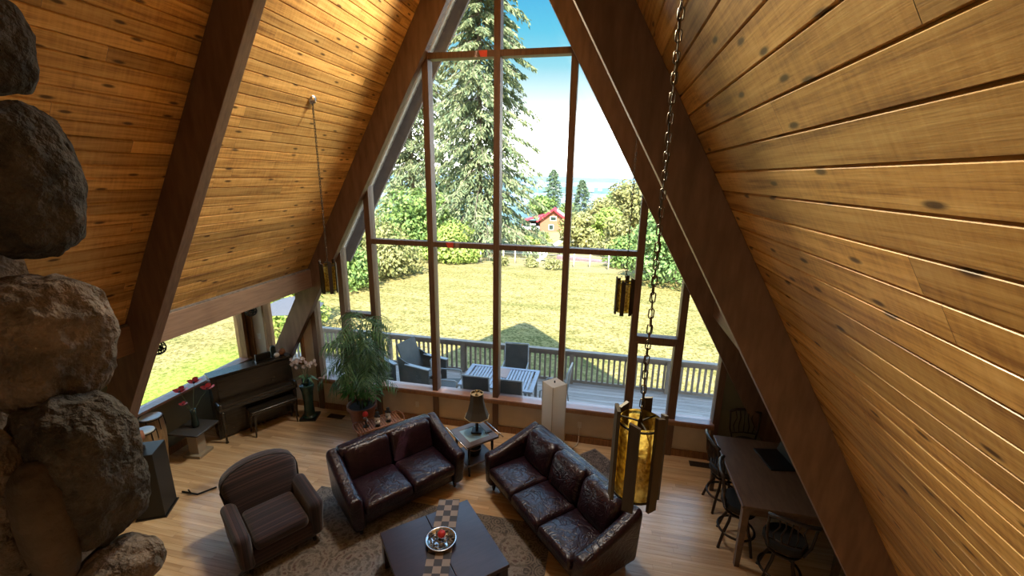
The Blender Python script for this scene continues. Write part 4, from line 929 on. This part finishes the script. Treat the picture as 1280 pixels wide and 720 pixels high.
# ------------------------------------------------------------------ ground, hills and water
def tz(x, y):
    if y < 21: z = -1.5-.0*y
    elif y < 95: z = -1.5-(y-21)*.078
    else: z = -7.3-(y-95)*.16
    return max(z, -70)+noise.noise(Vector((x*.06, y*.06, 0)))*.12*(1 if y > 22 else .4)
ys = [-14, -6, 0]+[1+i*1.0 for i in range(30)]+[33, 37, 42, 48, 55, 63, 72, 82, 95, 110, 130, 160, 200, 260, 330, 420, 520]
xs_ = [-1]*0
gm = MB(); nx = 60
for y in ys:
    w = 45+y*1.1 if y > 0 else 45
    for i in range(nx+1):
        x = -w+2*w*i/nx; gm.v.append(Vector((x, y, tz(x, y))))
gm.f = [(j*(nx+1)+i, j*(nx+1)+i+1, (j+1)*(nx+1)+i+1, (j+1)*(nx+1)+i) for j in range(len(ys)-1) for i in range(nx)]
def lawn_mat():
    m, nt = nmat('dry_lawn')
    b = N(nt, 'ShaderNodeBsdfPrincipled', i_Roughness=.95); out(nt, b.outputs[0]); b.inputs['Specular IOR Level'].default_value = .1
    tc = N(nt, 'ShaderNodeTexCoord')
    mp = N(nt, 'ShaderNodeMapping'); mp.inputs['Scale'].default_value = (.35, 1.2, 1); L(nt, tc.outputs['Object'], mp.inputs[0])
    a = N(nt, 'ShaderNodeTexNoise', i_Scale=1.1, i_Detail=8, i_Roughness=.65); L(nt, mp.outputs[0], a.inputs['Vector'])
    r = ramp(nt, [(.3, (.13, .125, .042)), (.45, (.20, .165, .062)), (.6, (.26, .205, .088)), (.75, (.24, .165, .085))]); L(nt, a.outputs['Fac'], r.inputs[0])
    f = N(nt, 'ShaderNodeTexNoise', i_Scale=9, i_Detail=6, i_Roughness=.75); L(nt, tc.outputs['Object'], f.inputs['Vector'])
    fr = ramp(nt, [(.38, (.42, .47, .3)), (.56, (1.12, 1.1, 1.1))]); L(nt, f.outputs['Fac'], fr.inputs[0])
    mx = N(nt, 'ShaderNodeMixRGB', blend_type='MULTIPLY', i_0=.9); L(nt, r.outputs[0], mx.inputs[1]); L(nt, fr.outputs[0], mx.inputs[2])
    # lush green strip close to the house at the left side, where the sprinklers reach
    s = N(nt, 'ShaderNodeSeparateXYZ'); L(nt, tc.outputs['Object'], s.inputs[0])
    g1 = N(nt, 'ShaderNodeMapRange', i_1=-12.2, i_2=-9.6, i_3=0, i_4=1); L(nt, s.outputs[0], g1.inputs[0])
    g2 = N(nt, 'ShaderNodeMapRange', i_1=-5.5, i_2=-6.5, i_3=0, i_4=1); L(nt, s.outputs[0], g2.inputs[0])
    g3 = N(nt, 'ShaderNodeMapRange', i_1=7.0, i_2=4.0, i_3=0, i_4=1); L(nt, s.outputs[1], g3.inputs[0])
    m1 = N(nt, 'ShaderNodeMath', operation='MULTIPLY'); L(nt, g1.outputs[0], m1.inputs[0]); L(nt, g2.outputs[0], m1.inputs[1]); m2 = N(nt, 'ShaderNodeMath', operation='MULTIPLY'); L(nt, m1.outputs[0], m2.inputs[0]); L(nt, g3.outputs[0], m2.inputs[1])
    m3 = N(nt, 'ShaderNodeMixRGB', i_Color2=(.17, .235, .025, 1)); L(nt, m2.outputs[0], m3.inputs[0]); L(nt, mx.outputs[0], m3.inputs[1])
    mm = N(nt, 'ShaderNodeMixRGB', blend_type='MULTIPLY', i_0=.7); L(nt, m3.outputs[0], mm.inputs[1]); L(nt, fr.outputs[0], mm.inputs[2])
    # rough dirt beyond the fence
    g4 = N(nt, 'ShaderNodeMapRange', i_1=20.5, i_2=24, i_3=0, i_4=.75); L(nt, s.outputs[1], g4.inputs[0])
    dr_ = ramp(nt, [(.4, (.14, .14, .05)), (.55, (.24, .18, .11)), (.7, (.2, .18, .08))]); L(nt, a.outputs['Fac'], dr_.inputs[0])
    m5 = N(nt, 'ShaderNodeMixRGB'); L(nt, g4.outputs[0], m5.inputs[0]); L(nt, mm.outputs[0], m5.inputs[1]); L(nt, dr_.outputs[0], m5.inputs[2]); L(nt, m5.outputs[0], b.inputs['Base Color'])
    bp = N(nt, 'ShaderNodeBump', i_Strength=.7, i_Distance=.08); L(nt, f.outputs['Fac'], bp.inputs['Height']); L(nt, bp.outputs[0], b.inputs['Normal'])
    return m
struct('lawn', gm, lawn_mat(), smooth=True)
lk = MB().add([(-4500, 450, -62), (3500, 450, -62), (6500, 9500, -62), (-9500, 9500, -62)], [(0, 1, 2, 3)])
struct('lake', lk, mat('lake_water', (.025, .10, .21), .3, spec=.4))
def ridge(name, y0, y1, x0, x1, h, seed, m, base=-64):
    mb = MB(); n = 120; k = 6
    for j in range(k+1):
        for i in range(n+1):
            t = i/n; x = x0+(x1-x0)*t; e = math.sin(PI*min(1, max(0, t)))**.35; prof = math.sin(PI*j/k)
            z = base+h*e*prof*(.62+.55*noise.noise(Vector((t*9, seed, j*.7)))+.22*noise.noise(Vector((t*45, seed, j*2))))
            mb.v.append(Vector((x, y0+(y1-y0)*j/k+40*noise.noise(Vector((t*14, j, seed))), z)))
    mb.f = [(j*(n+1)+i, j*(n+1)+i+1, (j+1)*(n+1)+i+1, (j+1)*(n+1)+i) for j in range(k) for i in range(n)]
    return struct(name, mb, m, smooth=True)
hm = mat('wooded_shore', (.085, .15, .145), .9, col2=(.03, .07, .085), vscale=.02); hm2 = mat('far_hills', (.10, .18, .25), .9, col2=(.07, .13, .19), vscale=.005)  # blue distance haze is tinted into the shore and hill colours
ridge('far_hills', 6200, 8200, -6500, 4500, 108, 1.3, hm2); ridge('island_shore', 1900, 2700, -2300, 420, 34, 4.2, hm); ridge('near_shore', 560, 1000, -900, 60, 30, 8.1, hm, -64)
# houses scattered on the far shore
rr = random.Random(21); hp = None
for i in range(26):
    y = 1960+(i % 3)*80+rr.uniform(0, 30); x = -900+i*46+rr.uniform(-8, 8); s_ = rr.uniform(12, 20)
    if hp is None:
        hp = empty('shore_house', (x, y, -58), 0, 'tiny pale house among trees on the far shore', 'house', 'houses on the far shore')
        MB().box((0, 0, .3), (1, .7, .6)).build('wall', M['white'], hp); MB().prism([(-.55, 0, .6), (.55, 0, .6), (0, 0, .95)], (0, -.4, 0), (0, .4, 0)).build('roof', M['alum'], hp); hp.scale = (s_,)*3
    else: dup(hp, (x, y, -58+rr.uniform(0, 5)), rr.random()*3, None, s_)
# ------------------------------------------------------------------ trees and shrubs
def quad_cloud(mb, blobs, n, size, rnd, hollow=.55):
    tot = sum(b[3]*b[4]*b[5] for b in blobs)
    for cx, cy, cz, rx, ry, rz_ in blobs:
        for _ in range(max(8, int(n*rx*ry*rz_/tot))):
            d = Vector((rnd.gauss(0, 1), rnd.gauss(0, 1), rnd.gauss(0, 1))).normalized(); r = hollow+(1-hollow)*rnd.random()**.6
            lump = 1+.22*noise.noise(d*2.6+Vector((cx, cy, cz)))
            p = Vector((cx+d.x*rx*r*lump, cy+d.y*ry*r*lump, cz+d.z*rz_*r*lump)); s_ = size*rnd.uniform(.6, 1.3)
            a = (d+Vector((rnd.uniform(-1, 1), rnd.uniform(-1, 1), rnd.uniform(-.3, 1.3)))*.8).normalized(); u = a.cross(Vector((rnd.random()-.5, rnd.random()-.5, rnd.random()-.5))).normalized(); w = a.cross(u)
            mb.add([p-u*s_*.6, p+w*s_*.32, p+u*s_*.6, p-w*s_*.32], [(0, 1, 2, 3)])
def broadleaf(label, x, y, h, r, m, n=2600, size=.3, seed=1, name='leafy_tree', group=None, trunk=.3, cat='tree', zb=None):
    rnd = random.Random(seed); z0 = tz(x, y) if zb is None else zb
    t = empty(name, (x, y, z0), 0, label, cat, group)
    blobs = []
    lo = trunk*h
    for k in range(9):
        f = rnd.random(); a = rnd.random()*6.28; zz = lo+(h-lo)*(.22+.6*f); q = r*(.55*math.sqrt(rnd.random()))*(1.1-.5*f)
        blobs.append((q*math.cos(a), q*math.sin(a), zz, r*rnd.uniform(.4, .6), r*rnd.uniform(.4, .6), (h-lo)*rnd.uniform(.18, .28)))
    if trunk < .06:
        for k in range(7): a = k*.9+seed; blobs.append((r*.6*math.cos(a), r*.6*math.sin(a), h*.24, r*.42, r*.42, h*.24))
    f = MB(); quad_cloud(f, blobs, n, size, rnd); f.build('foliage', m, t)
    b = MB(); b.tube([(0, 0, -.3), (.03*h*(rnd.random()-.5), 0, h*.3), (0, 0, h*.7)], [.03*h, .022*h, .008*h], 7)
    for k in range(5): q = blobs[k]; b.tube([(0, 0, h*.3), (q[0]*.6, q[1]*.6, (q[2]+h*.3)/2), (q[0], q[1], q[2])], [.012*h, .008*h, .003*h], 5)
    b.build('trunk', M['bark'], t, smooth=True); return t
def conifer(label, x, y, h, r, m, nb=150, size=.5, seed=1, group=None, droop=.5, first=.06, name='conifer_tree', zb=None, lean=1.0, per=34):
    rnd = random.Random(seed); z0 = tz(x, y) if zb is None else zb; t = empty(name, (x, y, z0), 0, label, 'tree', group)
    f = MB(); b = MB(); b.tube([(0, 0, -.5), (0, 0, h*.5), (0, 0, h)], [.008*h+.06, .0055*h, .02], 8)
    for i in range(nb):
        u = first+(1-first)*(i/nb); zz = h*u; a = i*2.4+rnd.random()*.8; ln = r*((1-u)**.75)*rnd.choice((.55, .8, .95, 1.0, 1.15))*rnd.uniform(.85, 1.1)+.15
        d = Vector((math.cos(a), math.sin(a), 0)); pts = []
        for k in range(6): q = k/5; pts.append(Vector((0, 0, zz))+d*ln*q+Vector((0, 0, ln*(.12*q-droop*q*q+.12*q**4))))
        b.tube(pts, [.02*(1-k/7)*(h/20+.4) for k in range(6)], 4)
        side = Vector((-d.y, d.x, 0))
        for k in range(per):
            q = .12+.88*rnd.random()**.8; e = q*5; i0 = min(4, int(e)); p = pts[i0].lerp(pts[i0+1], e-i0); s_ = size*(.55+.6*rnd.random())*(1-.35*q)
            p = p+side*rnd.gauss(0, .22)*ln*(.25+.3*(1-q))+Vector((0, 0, rnd.uniform(-.25, .06)))
            v = (d*.5+side*rnd.uniform(-.9, .9)+Vector((0, 0, -rnd.uniform(.2, 1.1)*droop*1.8))).normalized(); w = v.cross(Vector((rnd.random()-.5, rnd.random()-.5, rnd.random()-.5))).normalized()*s_*.2
            f.add([p-w*.5, p+v*s_*.5-w*.7, p+v*s_, p+v*s_*.5+w*.7], [(0, 1, 2, 3)])
    f.build('needles', m, t); b.build('trunk', M['bark'], t, smooth=True); return t
M['bark'] = mat('bark', (.16, .12, .095), .9, var=.3, stretch=(4, 4, .6))
G = dict(spruce=leaf_mat('spruce_needles', (.075, .115, .055), (.24, .26, .125), .25), dark=leaf_mat('fir_needles', (.06, .105, .06), (.16, .22, .12), .2), lime=leaf_mat('lime_leaves', (.14, .21, .035), (.36, .41, .10), .35), mid=leaf_mat('mid_green_leaves', (.08, .15, .035), (.25, .33, .09), .35), olive=leaf_mat('olive_leaves', (.14, .155, .05), (.34, .31, .12), .3), amber=leaf_mat('amber_leaves', (.22, .18, .04), (.46, .36, .10), .3), hedge=leaf_mat('hedge_leaves', (.09, .165, .045), (.24, .34, .12), .3))
conifer('huge drooping spruce filling the window left of the centre post', -9.0, 30, 33, 6.6, G['spruce'], 240, .74, 3, droop=.62, per=190)
conifer('tall spruce standing behind and left of the huge one', -21.2, 43, 38, 8.4, G['spruce'], 210, .95, 8, droop=.6, per=160)
conifer('dark fir with pointed top beside the red-roofed house', -10.9, 100, 14.6, 5.2, G['dark'], 110, .9, 5, droop=.3, per=50)
conifer('dark fir with pointed top right of the third window post', -3.7, 95, 11.5, 4.6, G['dark'], 110, .85, 6, droop=.3, per=50)
B = [  # label, x, y, h, r, material, n, leaf, trunk
 ('broad pale green tree at the left lawn edge, nearest the spruces', -13.6, 25, 5.4, 4.0, 'mid', 7000, .3, -.02),
 ('rounded leafy shrub below the huge spruce at the lawn corner', -9.3, 23.5, 3.1, 2.5, 'lime', 4600, .24, -.05),
 ('olive green bush filling the far left lawn corner', -17.5, 22, 4.6, 3.8, 'olive', 4600, .3, -.05),
 ('bright green shrub outside the leftmost tall window', -13.2, 13.5, 2.3, 1.7, 'lime', 2600, .2, .02),
 ('mid green bush at the left lawn edge, nearest the house', -12.0, 13.8, 3.1, 2.0, 'mid', 3600, .2, -.04),
 ('olive bush along the left lawn edge, second from the house', -11.4, 17.6, 3.7, 2.4, 'olive', 4200, .22, -.04),
 ('green shrub growing behind the grey patio umbrella', -10.4, 7.5, 2.4, 1.5, 'lime', 2600, .18, .02),
 ('dense blue-green tree at the right lawn edge', 6.1, 20, 5.3, 3.0, 'hedge', 5200, .26, .05),
 ('mid green tree behind the right lawn edge', 9.6, 24, 6.0, 3.4, 'mid', 4200, .3, .05),
 ('leafy shrub at the right lawn edge, outside the right-hand panes', 10.2, 17.5, 3.4, 2.2, 'hedge', 3200, .24, .02),
 ('low hedge shrub right of the fence behind the small pendant', 3.6, 25.5, 2.3, 1.9, 'mid', 2800, .24, .02),
 ('large rusty maple crown below the lake at right', 5.4, 50, 8.2, 4.2, 'olive', 4600, .42, .15),
 ('pale yellow-green tree in front of the rusty maple', 1.6, 44, 4.6, 2.7, 'lime', 3400, .36, .1),
 ('amber tree in front of the red-roofed house', -1.6, 50, 3.0, 2.0, 'amber', 3000, .36, .1),
 ('olive tree right of the third post beyond the fence', -.9, 40, 4.0, 2.6, 'olive', 3400, .34, .08),
 ('yellow-green bush beyond the fence below the house', -6.4, 46, 1.7, 2.0, 'lime', 2400, .28, .02),
 ('olive bush beyond the fence at its right part', 3.4, 34, 3.6, 2.6, 'olive', 3200, .3, .04),
 ('tall mid green tree far right above the hedge', 12.5, 38, 8.5, 4.6, 'mid', 3600, .42, .1),
 ('yellow-green tree between the two pointed firs', -8.0, 112, 8.6, 3.8, 'lime', 2400, .5, .1),
 ('dark green tree behind the red-roofed house at left', -13.2, 98, 8.6, 4.4, 'mid', 2600, .6, .1),
 ('olive tree behind the right pointed fir', .8, 82, 7.6, 4.2, 'olive', 2800, .55, .1),
 ('rounded tree in the distance left of the rusty maple', 4.2, 96, 9.6, 5.2, 'mid', 2800, .6, .1),
 ('rounded tree in the distance right of the rusty maple', 13.5, 88, 9.6, 5.6, 'mid', 2800, .6, .1),
 ('pale tree in the distance behind the left spruce', -22, 52, 9.5, 5.0, 'mid', 2800, .5, .1),
 ('dark bush in the shade under the huge spruce', -11.6, 31, 3.6, 3.0, 'hedge', 2600, .34, .02)]
for k, (l, x, y, h, r, mm, n, q, tr) in enumerate(B):
    sh = 'shrub' in l or 'bush' in l
    broadleaf(l, x, y, h, r, G[mm], n, q, 40+k, 'shrub' if sh else 'leafy_tree', None, tr, 'shrub' if sh else 'tree')
# low yellow-green plants along the fence
for k, (x, y, q, l) in enumerate(((-5.3, 22.6, .8, 'low yellow-green plant at the lawn end, left of three'), (-3.1, 22.8, .75, 'low yellow-green plant at the lawn end, middle of three'), (-1.5, 22.2, .95, 'low yellow-green plant at the lawn end, right of three'))):
    broadleaf(l, x, y, q, q*.8, G['olive'], 500, .14, 90+k, 'shrub', 'low plants along the lawn end', .02, 'shrub')
# wire fence: separate posts
fp = None
names = ['left of the second window post', 'just left of the centre post', 'just right of the centre post', 'a step right of the centre post', 'left of the third post', 'at the third post', 'right of the third post', 'near the small pendant', 'farthest right']
for i, (x, y) in enumerate(((-7.2, 24), (-5.4, 23.8), (-4.6, 24.2), (-2.7, 24), (-.2, 23.6), (.9, 24.2), (2.2, 23.2), (3.2, 24.6), (5.0, 24.2))):
    if fp is None:
        fp = empty('fence_post', (x, y, tz(x, y)), 0, 'pale wooden fence post at the lawn end, '+names[0], 'fence post', 'pale fence posts at the lawn end'); MB().tube([(0, 0, -.2), (0, 0, 1.35)], .055, 8).build('post', mat('bleached_wood', (.6, .52, .42), .8, var=.2), fp, smooth=True); MB().lathe([(.06, 1.35), (.001, 1.4)], n=8).build('cap', M['alum'], fp)
    else: dup(fp, (x, y, tz(x, y)), i, 'pale wooden fence post at the lawn end, '+names[i])
for k, z in enumerate((.4, .8, 1.2)):
    o = MB().tube([(-6.5+i*1.0, 24, tz(-6.5+i, 24)+z) for i in range(10)], .008, 4).build('fence_wire', M['alum'], None); tag(o, ('lowest', 'middle', 'topmost')[k]+' wire of the fence at the lawn end', 'fence wire')
def log(name, a, b, w, h, m, label, cat):
    t = MB().bar(a, b, w, h); o = t.build(name, m, None, bevel=.02); tag(o, label, cat)
log('white_pole', (-6.6, 33, -2.25), (-3.3, 33, -2.3), .3, .3, M['white'], 'long white pole lying beyond the fence, left', 'pole')
log('white_board', (-3.3, 26.6, -1.9), (-2.7, 27.0, -1.45), .45, .1, M['white'], 'white board tilted up beyond the fence', 'board'); log('white_board', (-2.9, 31, -1.6), (-2.0, 32, -1.0), .5, .1, M['white'], 'white board tilted against a post, farther right beyond the fence', 'board')
log('timber_trough', (-1.9, 29, -1.9), (2.6, 28, -2.05), .7, .3, mat('mauve_timber', (.15, .10, .11), .8, var=.2), 'long weathered timber beam lying beyond the fence at right', 'timber')
# red-roofed house
hs = empty('house', (-9.3, 85, tz(-9.3, 85)), math.radians(4), 'house with a bright red roof among the trees', 'house')
wallm = mat('terracotta_siding', (.30, .11, .06), .8, var=.1); redm = mat('red_metal_roof', (.42, .015, .03), .75, var=.08)
w = MB(); w.box((.6, 0, 1.3), (5.4, 6, 2.6)); w.prism([(-2.1, 0, 2.6), (3.3, 0, 2.6), (.6, 0, 4.6)], (0, -3, 0), (0, 3, 0)); w.build('wall', wallm, hs)
def slab(a, b, y0, y1, th=.16): m_ = MB(); m_.prism([(a[0], 0, a[1]), (b[0], 0, b[1]), (b[0], 0, b[1]+th), (a[0], 0, a[1]+th)], (0, y0, 0), (0, y1, 0)); return m_
slab((-2.7, 2.15), (.6, 4.66), -3.6, 3.4).build('roof', redm, hs); slab((3.9, 2.15), (.6, 4.66), -3.6, 3.4).build('roof', redm, hs)
slab((-6.2, 1.9), (-1.6, 3.2), -2.6, 3).build('carport_roof', redm, hs); slab((5.8, 1.7), (3.0, 2.7), -2.4, 3).build('lean_to_roof', redm, hs)
slab((1.2, 4.35), (3.0, 3.1), -2.2, 1.5, .22).build('skylight', M['alum'], hs)
MB().box((-3.9, 1.2, .9), (4.2, 3.4, 1.9)).build('garage', M['blackmatte'], hs); 
for x in (-5.9, -2.3): MB().box((x, -2.3, .95), (.2, .2, 2.0)).build('carport_post', wallm, hs)
f = MB().box((.6, -3.03, 2.9), (1.3, .08, .9)).build('window', M['white'], hs); MB().box((.6, -3.08, 2.9), (1.1, .04, .7)).build('pane', M['jar'], f)
f = MB().box((.2, -3.03, 1.1), (1.0, .08, 1.1)).build('window', M['white'], hs); MB().box((.2, -3.08, 1.1), (.8, .04, .9)).build('pane', M['jar'], f)
for s in (-1, 1): MB().bar((.6, -3.62, 4.72), (.6+s*3.35, -3.62, 2.2), .1, .32).build('gable_trim', redm, hs)
# white van beside the house
vn = empty('car', (-12.7, 79.5, tz(-12.7, 79.5)), math.radians(8), 'white car parked in front of the red-roofed house', 'car')
MB().rbox((0, 0, .65), (3.6, 1.7, .6), .15, 3).build('body', M['white'], vn, smooth=True); MB().rbox((.1, 0, 1.15), (2.0, 1.5, .55), .18, 3).build('cabin', M['jar'], vn, smooth=True); MB().rbox((.1, 0, 1.42), (1.7, 1.4, .08), .03, 2).build('roof', M['white'], vn, smooth=True)
for sx in (-1, 1):
    for sy in (-1, 1): MB().tube([(sx*1.15, sy*.72, .33), (sx*1.15, sy*.88, .33)], .33, 14).build('wheel', M['black'], vn)
# ------------------------------------------------------------------ light
sun = bpy.data.objects.new('sun', bpy.data.lights.new('sun', 'SUN')); COL.objects.link(sun)
sun.data.energy = 14; sun.data.angle = math.radians(.6); sun.data.color = (1, .94, .82)
sun.rotation_euler = Vector((-1.3, 9.4, -10.7)).to_track_quat('-Z', 'Y').to_euler()
w = bpy.data.worlds.new('sky'); sc.world = w; w.use_nodes = True; nt = w.node_tree; nt.nodes.clear()
tc = N(nt, 'ShaderNodeTexCoord'); s = N(nt, 'ShaderNodeSeparateXYZ'); L(nt, tc.outputs['Generated'], s.inputs[0])
SKY = ramp(nt, [(0, (.5, .5, .4)), (.485, (.6, .7, .8)), (.503, (1.0, 1.06, 1.12)), (.512, (5.4, 5.2, 5.0)), (.545, (4.8, 4.8, 4.8)), (.575, (.62, .68, .7)), (.61, (.21, .45, .54)), (.64, (.09, .37, .52)), (.69, (.035, .24, .47)), (.735, (1.0, 1.65, 2.5)), (1, (.7, 1.2, 2.1))])
mr = N(nt, 'ShaderNodeMapRange', i_1=-1, i_2=1); L(nt, s.outputs[2], mr.inputs[0]); L(nt, mr.outputs[0], SKY.inputs[0])
bg = N(nt, 'ShaderNodeBackground', i_Strength=1.0); L(nt, SKY.outputs[0], bg.inputs[0])
o = N(nt, 'ShaderNodeOutputWorld'); L(nt, bg.outputs[0], o.inputs[0])
def area(name, loc, dirv, sx, sy, e, col=(1, 1, 1), portal=False):
    l = bpy.data.lights.new(name, 'AREA'); l.shape = 'RECTANGLE'; l.size = sx; l.size_y = sy; l.energy = e; l.color = col
    o = bpy.data.objects.new(name, l); COL.objects.link(o); o.location = loc; o.rotation_euler = Vector(dirv).to_track_quat('-Z', 'Z').to_euler()
    if portal: l.cycles.is_portal = True
    return o
# added warm fill spots, unseen under the ridge, to brighten the dim interior
def spot(name, loc, target, e, deg, col=(1, .8, .56), rad=.12, blend=.8):
    l = bpy.data.lights.new(name, 'SPOT'); l.energy = e; l.color = col; l.spot_size = math.radians(deg); l.spot_blend = blend; l.shadow_soft_size = rad
    o = bpy.data.objects.new(name, l); COL.objects.link(o); o.location = loc; o.rotation_euler = (Vector(target)-Vector(loc)).to_track_quat('-Z', 'Y').to_euler()
spot('ridge_fill_spot', (-.35, -.55, 7.75), (2.5, -5.3, 4.7), 2900, 60, (1, .84, .54), .4)
spot('ridge_fill_spot', (.35, -.55, 7.75), (-2.7, -2.6, 4.5), 600, 52, (1, .89, .62))
spot('ridge_fill_spot', (0, -1.0, 8.1), (-.6, -2.8, 0), 420, 80, (1, .9, .78), .45)
# ------------------------------------------------------------------ camera
cam = bpy.data.objects.new('camera', bpy.data.cameras.new('camera')); COL.objects.link(cam); sc.camera = cam
cam.data.sensor_width = 36; cam.data.lens = 542.24/1280*36; cam.data.clip_end = 20000; cam.data.clip_start = .05
yaw, pitch, roll = -2.06203969e-01, -2.51988135e-01, 1.49901608e-02
f = Vector((math.sin(yaw)*math.cos(pitch), math.cos(yaw)*math.cos(pitch), math.sin(pitch))); r = Vector((math.cos(yaw), -math.sin(yaw), 0)); u = r.cross(f)
c, s = math.cos(roll), math.sin(roll); r2 = r*c+u*s; u2 = u*c-r*s
mw = Matrix(((r2.x, u2.x, -f.x, 1.729), (r2.y, u2.y, -f.y, -7.0), (r2.z, u2.z, -f.z, 4.599), (0, 0, 0, 1))); cam.matrix_world = mw
sc.view_settings.view_transform = 'Standard'; sc.view_settings.look = 'None'; sc.view_settings.gamma = 1; sc.view_settings.use_curve_mapping = False
sc.view_settings.exposure = 0.9
try:
    sc.cycles.use_denoising = True; sc.cycles.max_bounces = 10; sc.cycles.diffuse_bounces = 6; sc.cycles.transparent_max_bounces = 24; sc.cycles.sample_clamp_indirect = 8
except Exception: pass
